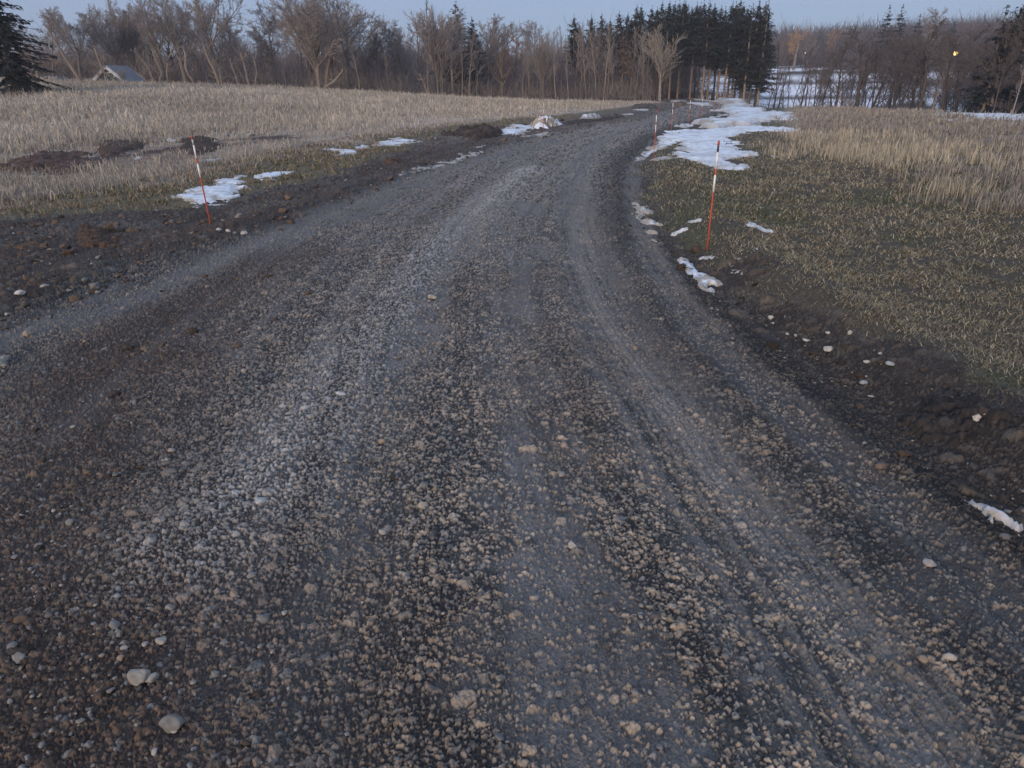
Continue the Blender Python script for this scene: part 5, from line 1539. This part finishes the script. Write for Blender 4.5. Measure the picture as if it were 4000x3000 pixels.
twig_mass('skyline_woods', 'faint grey bare woods along the far skyline', 'woods', P, R.uniform(8, 13, 200), colmix(200, [(.085, .075, .08), (.10, .08, .075)], [.6, .4]), 80, .09, .4)
px, P = mass_points(160, 2600, 3000, 104, 122)
twig_mass('plantation_litter', 'dead brush and low branches on the floor of the spruce plantation', 'brush', P, R.uniform(.5, 2.0, 160), colmix(160, [(.04, .035, .033), (.06, .048, .042)], [.6, .4]), 22, .022, .6)


# ------------------------------------------------------------------ marker stakes
def mat_plain(name, c, rough=.5, spec=.4, vary=.12, vs=40):
    return mat_vcol(name, rough, spec, None, vary, vs, 0, c)


M_ORANGE = mat_plain('orange_paint', (.45, .085, .04), .45)
M_WHITE = mat_plain('white_band', (.74, .74, .72), .4)
M_DARKB = mat_plain('dark_reflector', (.035, .038, .05), .35, .5)
M_GREYB = mat_plain('grey_reflector', (.42, .42, .43), .35, .5)


def rod(segs, r, sides=12):
    V = []; F4 = []
    zs = list(segs)
    for z in zs:
        for k in range(sides):
            a = 2 * math.pi * k / sides
            V.append((r * math.cos(a), r * math.sin(a), z))
    for i in range(len(zs) - 1):
        for k in range(sides):
            F4.append((i * sides + k, i * sides + (k + 1) % sides, (i + 1) * sides + (k + 1) % sides, (i + 1) * sides + k))
    n = len(V)
    V += [(0, 0, zs[0]), (0, 0, zs[-1])]
    tri = [(n, (k + 1) % sides, k) for k in range(sides)] + [(n + 1, (len(zs) - 1) * sides + k, (len(zs) - 1) * sides + (k + 1) % sides) for k in range(sides)]
    return V, [np.array(F4), np.array(tri)]


def make_stake(h, r, label, dark):
    root = thing('marker_stake', label, 'marker stake', (0, 0, 0), 0, 'snow marker stakes along the road')
    def part(nm, a, b, m, rr):
        v, f = rod([a * h, b * h], rr)
        return obj(nm, mesh_np(nm, v, f), m, root)
    v, f = rod([-.15, .3 * h, .62 * h, h * .985], r)
    obj('rod', mesh_np('rod', v, f), M_ORANGE, root)
    part('white_band', .545, .70, M_WHITE, r * 1.12)
    part('white_band', .755, .90, M_WHITE, r * 1.12)
    part('reflector_band', .906, .960, M_DARKB if dark else M_GREYB, r * 1.16)
    part('cap', .965, 1.0, M_ORANGE, r * 1.25)
    return root


def place(root, px, py, ytop, lean_x=0.0, lean_y=0.0):
    p = hit(px, py)
    d = math.hypot(p[0], p[1])
    root.location = (p[0], p[1], float(gz(p[0], p[1])))
    root.rotation_euler = (lean_y, lean_x, random.uniform(0, .3))
    return p


def dup(root, label):
    r = root.copy(); COL.objects.link(r)
    r['label'] = label
    for ch in list(root.children):
        c = ch.copy(); COL.objects.link(c); c.parent = r
    return r


ST_D = make_stake(1.16, .0095, 'tall orange and white stake with a dark reflector standing at the lawn edge', True)
place(ST_D, 2762, 976, 555, lean_x=math.radians(0.8))
ST_G = make_stake(1.16, .0095, 'orange and white stake with a grey reflector leaning left in front of the snow patch', False)
place(ST_G, 826, 893, 520, lean_x=math.radians(-1.6))
for px, py, yt, lx, lb, src in [
    (2553, 612, 437, .8, 'orange and white stake in the dirty snow at the inner side of the bend', ST_D),
    (2622, 508, 410, 0, 'stake standing above the white snow sheet, second along the bend', ST_D),
    (2691, 479, 402, 0, 'stake beside the rounded snow lump, third along the bend', ST_D),
    (2738, 469, 419, 0, 'faded stake on the far road edge, fourth along the bend', ST_G),
    (2769, 444, 415, 0, 'small far stake before the snow bank, fifth along the bend', ST_G),
    (2791, 434, 415, 0, 'tiny distant stake, sixth along the bend toward the spruces', ST_G),
    (2809, 425, 405, 0, 'most distant stake on the right road edge near the snow pile', ST_G),
    (2123, 508, 415, .5, 'thin stake on the left road edge before the dirty snow pile', ST_G),
    (2577, 432, 400, 0, 'far stake on the left road edge near the spruces', ST_G)]:
    o = dup(src, lb)
    place(o, px, py, yt, math.radians(lx))


# ------------------------------------------------------------------ buildings
def poly_mesh(name, verts, faces):
    me = bpy.data.meshes.new(name); me.from_pydata([tuple(map(float, v)) for v in verts], [], faces); me.update(); return me


def box(x0, x1, y0, y1, z0, z1):
    v = [(x0, y0, z0), (x1, y0, z0), (x1, y1, z0), (x0, y1, z0), (x0, y0, z1), (x1, y0, z1), (x1, y1, z1), (x0, y1, z1)]
    f = [(0, 3, 2, 1), (4, 5, 6, 7), (0, 1, 5, 4), (1, 2, 6, 5), (2, 3, 7, 6), (3, 0, 4, 7)]
    return v, f


def prism(pts, y0, y1):
    n = len(pts)
    v = [(x, y0, z) for x, z in pts] + [(x, y1, z) for x, z in pts]
    f = [tuple(range(n)), tuple(range(2 * n - 1, n - 1, -1))] + [(i + n, (i + 1) % n + n, (i + 1) % n, i) for i in range(n)]
    return v, f


def slab(a, b, y0, y1, th):
    """roof slope from (x,z) a to b, thickness th"""
    d = np.array(b) - np.array(a); nrm = np.array([-d[1], d[0]]) / np.hypot(*d) * th
    if nrm[1] < 0: nrm = -nrm
    return prism([tuple(a), tuple(b), tuple(np.array(b) + nrm), tuple(np.array(a) + nrm)], y0, y1)


M_WALLD = mat_plain('slate_boards', (.075, .085, .10), .8, .2, .25, 6)
M_TRIM = mat_plain('white_trim', (.42, .44, .46), .6)
M_ROOFP = mat_plain('pale_sheet_roof', (.13, .15, .17), .5, .4, .25, 3)
M_RED = mat_plain('red_boards', (.30, .055, .035), .8, .2, .2, 6)
M_ROOFB = mat_plain('blue_grey_roof', (.16, .19, .23), .6)
M_BRICK = mat_plain('brick', (.22, .10, .075), .9, .1, .2, 8)
M_GLASS = mat_plain('dark_glass', (.03, .04, .05), .12, .6)


def gable(name, label, px, dist, w, d, wall_h, ridge, zbase, mats, rz, wins=(), over=.35, trim=True):
    a = at_dist(px, dist)
    o = thing(name, label, 'building', (a[0], a[1], zbase), rz)
    hw = w / 2
    v, f = prism([(-hw, 0), (hw, 0), (hw, wall_h), (0, ridge), (-hw, wall_h)], 0, d)
    obj('wall', poly_mesh('wall', v, f), mats[0], o)
    sl = (ridge - wall_h) / hw
    for sgn in (-1, 1):
        v, f = slab((sgn * (hw + over), wall_h - sl * over + .02), (0, ridge + .02), -over, d + over, .14)
        if sgn > 0: f = [tuple(reversed(q)) for q in f]
        obj('roof', poly_mesh('roof', v, f), mats[1], o)
        if trim:
            v, f = slab((sgn * (hw + over), wall_h - sl * over - .2), (0, ridge - .2), -over - .06, -over - .01, .30)
            if sgn > 0: f = [tuple(reversed(q)) for q in f]
            obj('bargeboard', poly_mesh('bargeboard', v, f), M_TRIM, o)
    for (x0, x1, z0, z1) in wins:
        v, f = box(x0 - .1, x1 + .1, -.08, -.003, z0 - .1, z1 + .1)
        fr = obj('window', poly_mesh('window', v, f), M_TRIM, o)
        v, f = box(x0, x1, -.11, -.085, z0, z1)
        obj('pane', poly_mesh('pane', v, f), M_GLASS, fr)
    return o


zt = height_for(452, 87, 258)
gable('house', 'ruined house with white gable trim and a pale sagging roof behind the field crest', 440, 87, 4.2, 2.4, 1.2, 2.7, zt - 2.75, (M_WALLD, M_ROOFP), math.radians(-13), [(-1.9, -1.3, .9, 1.6), (-.5, .5, .8, 2.1)])
zt = height_for(200, 92, 297)
gable('shed', 'low red shed with a blue-grey roof mostly hidden by the field', 200, 92, 3.6, 4.0, 1.6, 2.4, zt - 2.5, (M_RED, M_ROOFB), math.radians(12), [], .25, False)
a = at_dist(1990, 205); zt = height_for(1990, 205, 153)
gable('house', 'far brick house with a pale roof showing through the middle wood', 1990, 205, 9.0, 8.0, 3.4, 6.0, float(macro(a[0], a[1])) - .2, (M_BRICK, M_ROOFP), math.radians(70), [(-2.5, -1.2, 1.2, 2.4), (1.0, 2.4, 1.2, 2.4)])


# ------------------------------------------------------------------ street lamps
M_POLE = mat_plain('lamp_pole', (.12, .12, .125), .5)


def mat_lamp(name, c, s):
    m = bpy.data.materials.new(name); m.use_nodes = True
    b = m.node_tree.nodes['Principled BSDF']
    b.inputs['Base Color'].default_value = (*c, 1); b.inputs['Emission Color'].default_value = (*c, 1); b.inputs['Emission Strength'].default_value = s
    return m


def lamp(px, py, dist, label, rad, strength, colr):
    a = at_dist(px, dist); zl = height_for(px, dist, py); z0 = float(macro(a[0], a[1])) - .2
    o = thing('street_lamp', label, 'street lamp', (a[0], a[1], z0))
    h = zl - z0
    L = np.array([[0, .6, 0], [0, .6, h * .6], [0, .6, h + .25], [0, .35, h + .45], [0, 0, h + .4]])
    v, q = tubes(L[None], np.array([[.09, .08, .06, .05, .04]]), 8)
    obj('pole', mesh_np('lamp_pole', v, [q]), M_POLE, o)
    v, f = ICO2
    vv = v * np.array([rad * 1.5, rad * 1.5, rad * .7]); vv[:, 2] = np.maximum(vv[:, 2], 0); vv[:, 2] += h + rad * .55
    obj('lamp_head', mesh_np('lamp_head', vv, [f]), M_POLE, o)
    vv = v * rad; vv[:, 2] += h
    obj('bulb', mesh_np('bulb', vv, [f]), mat_lamp('lamp_glow', colr, strength), o)


lamp(3703, 208, 82, 'lit street lamp with a bright yellow glow among the right-hand trees', .20, 3.6, (1, .66, .20))
lamp(3127, 207, 215, 'faint pale street lamp on the far hill', .16, .5, (1, .75, .45))

# a dead weed on the margin
p = hit(432, 905)
bb = np.tile(np.array([[p[0], p[1], float(gz(p[0], p[1]))]]), (160, 1)) + R.normal(0, .035, (160, 3)) * np.array([1, 1, 0])
cw = pick(160, [(.26, .19, .12), (.20, .14, .09)], [.5, .5])
v, q, t, c = blades(bb, R.uniform(.06, .2, 160), R.uniform(0, 6.28, 160), R.uniform(.1, 1.2, 160), R.uniform(.004, .008, 160), cw * .7, cw, .7)
ctr = bb.mean(0)
tag(obj('dead_weed', mesh_np('dead_weed', v - ctr, [q, t], c), M_GRASS, loc=ctr), 'dead tan weed tuft standing on the brown clod heap', 'weed')

# ------------------------------------------------------------------ evening air
v, f = box(-420, 420, -8, 620, -9, 62)
hz = obj('haze', poly_mesh('haze', v, f))
hm = bpy.data.materials.new('haze'); hm.use_nodes = True
hm.node_tree.nodes.remove(hm.node_tree.nodes['Principled BSDF'])
pv = hm.node_tree.nodes.new('ShaderNodeVolumePrincipled')
pv.inputs['Color'].default_value = (.88, .90, 1.0, 1); pv.inputs['Density'].default_value = .0006
hm.node_tree.links.new(pv.outputs['Volume'], hm.node_tree.nodes['Material Output'].inputs['Volume'])
hz.data.materials.append(hm)
tag(hz, 'thin bluish evening haze over the fields and woods', 'haze', kind='stuff')

# ------------------------------------------------------------------ sky, sun, camera
SUN_EL = math.radians(13.0)
SUN_AZ = math.radians(205.0)      # compass-like: 0 = ahead (+Y), clockwise; behind the camera
w = bpy.data.worlds.new('World'); scene.world = w; w.use_nodes = True
nt = w.node_tree; bg = nt.nodes['Background']
sky = nt.nodes.new('ShaderNodeTexSky'); sky.sky_type = 'NISHITA'; sky.sun_disc = False
sky.sun_elevation = SUN_EL; sky.sun_rotation = SUN_AZ
sky.air_density = 1.0; sky.dust_density = .3; sky.ozone_density = 6.0
# thin even cloud veil over the clear sky: a grey-blue, a little brighter overhead
tcs = nt.nodes.new('ShaderNodeTexCoord'); sep = nt.nodes.new('ShaderNodeSeparateXYZ'); nt.links.new(tcs.outputs['Generated'], sep.inputs[0])
gain = nt.nodes.new('ShaderNodeMapRange'); gain.inputs['From Min'].default_value = 0.05; gain.inputs['From Max'].default_value = .7
gain.inputs['To Min'].default_value = 1.0; gain.inputs['To Max'].default_value = 1.9
nt.links.new(sep.outputs['Z'], gain.inputs['Value'])
veil = nt.nodes.new('ShaderNodeVectorMath'); veil.operation = 'SCALE'; veil.inputs[0].default_value = (3.05, 3.75, 5.25)
nt.links.new(gain.outputs['Result'], veil.inputs['Scale'])
mixs = nt.nodes.new('ShaderNodeMix'); mixs.data_type = 'RGBA'; mixs.inputs['Factor'].default_value = .75
nt.links.new(sky.outputs['Color'], mixs.inputs[6]); nt.links.new(veil.outputs['Vector'], mixs.inputs[7])
nt.links.new(mixs.outputs[2], bg.inputs['Color'])
bg.inputs['Strength'].default_value = .10
sd = bpy.data.lights.new('sun', 'SUN'); sd.energy = 2.2; sd.angle = math.radians(13); sd.color = (1, .76, .53)
so = bpy.data.objects.new('sun', sd); COL.objects.link(so)
from mathutils import Vector, Matrix
el = math.radians(13)
dirv = Vector((math.sin(SUN_AZ) * math.cos(el), math.cos(SUN_AZ) * math.cos(el), math.sin(el)))
so.rotation_euler = dirv.to_track_quat('Z', 'Y').to_euler()

cam = bpy.data.cameras.new('camera'); co = bpy.data.objects.new('camera', cam); COL.objects.link(co)
M = Matrix(((_r[0], _u[0], -_f[0], 0), (_r[1], _u[1], -_f[1], 0), (_r[2], _u[2], -_f[2], H_EYE), (0, 0, 0, 1)))
co.matrix_world = M
cam.sensor_width = 36; cam.sensor_fit = 'HORIZONTAL'; cam.lens = F / 4000 * 36
cam.clip_start = .05; cam.clip_end = 3000
scene.camera = co
scene.view_settings.view_transform = 'Standard'; scene.view_settings.look = 'None'
scene.view_settings.exposure = 0.20; scene.view_settings.gamma = 1.0
scene.render.engine = 'CYCLES'
scene.cycles.max_bounces = 6; scene.cycles.diffuse_bounces = 3; scene.cycles.transparent_max_bounces = 4
scene.cycles.use_denoising = True
scene.cycles.denoiser = 'OPENIMAGEDENOISE'
scene.cycles.denoising_input_passes = 'RGB_ALBEDO_NORMAL'
scene.cycles.denoising_prefilter = 'ACCURATE'
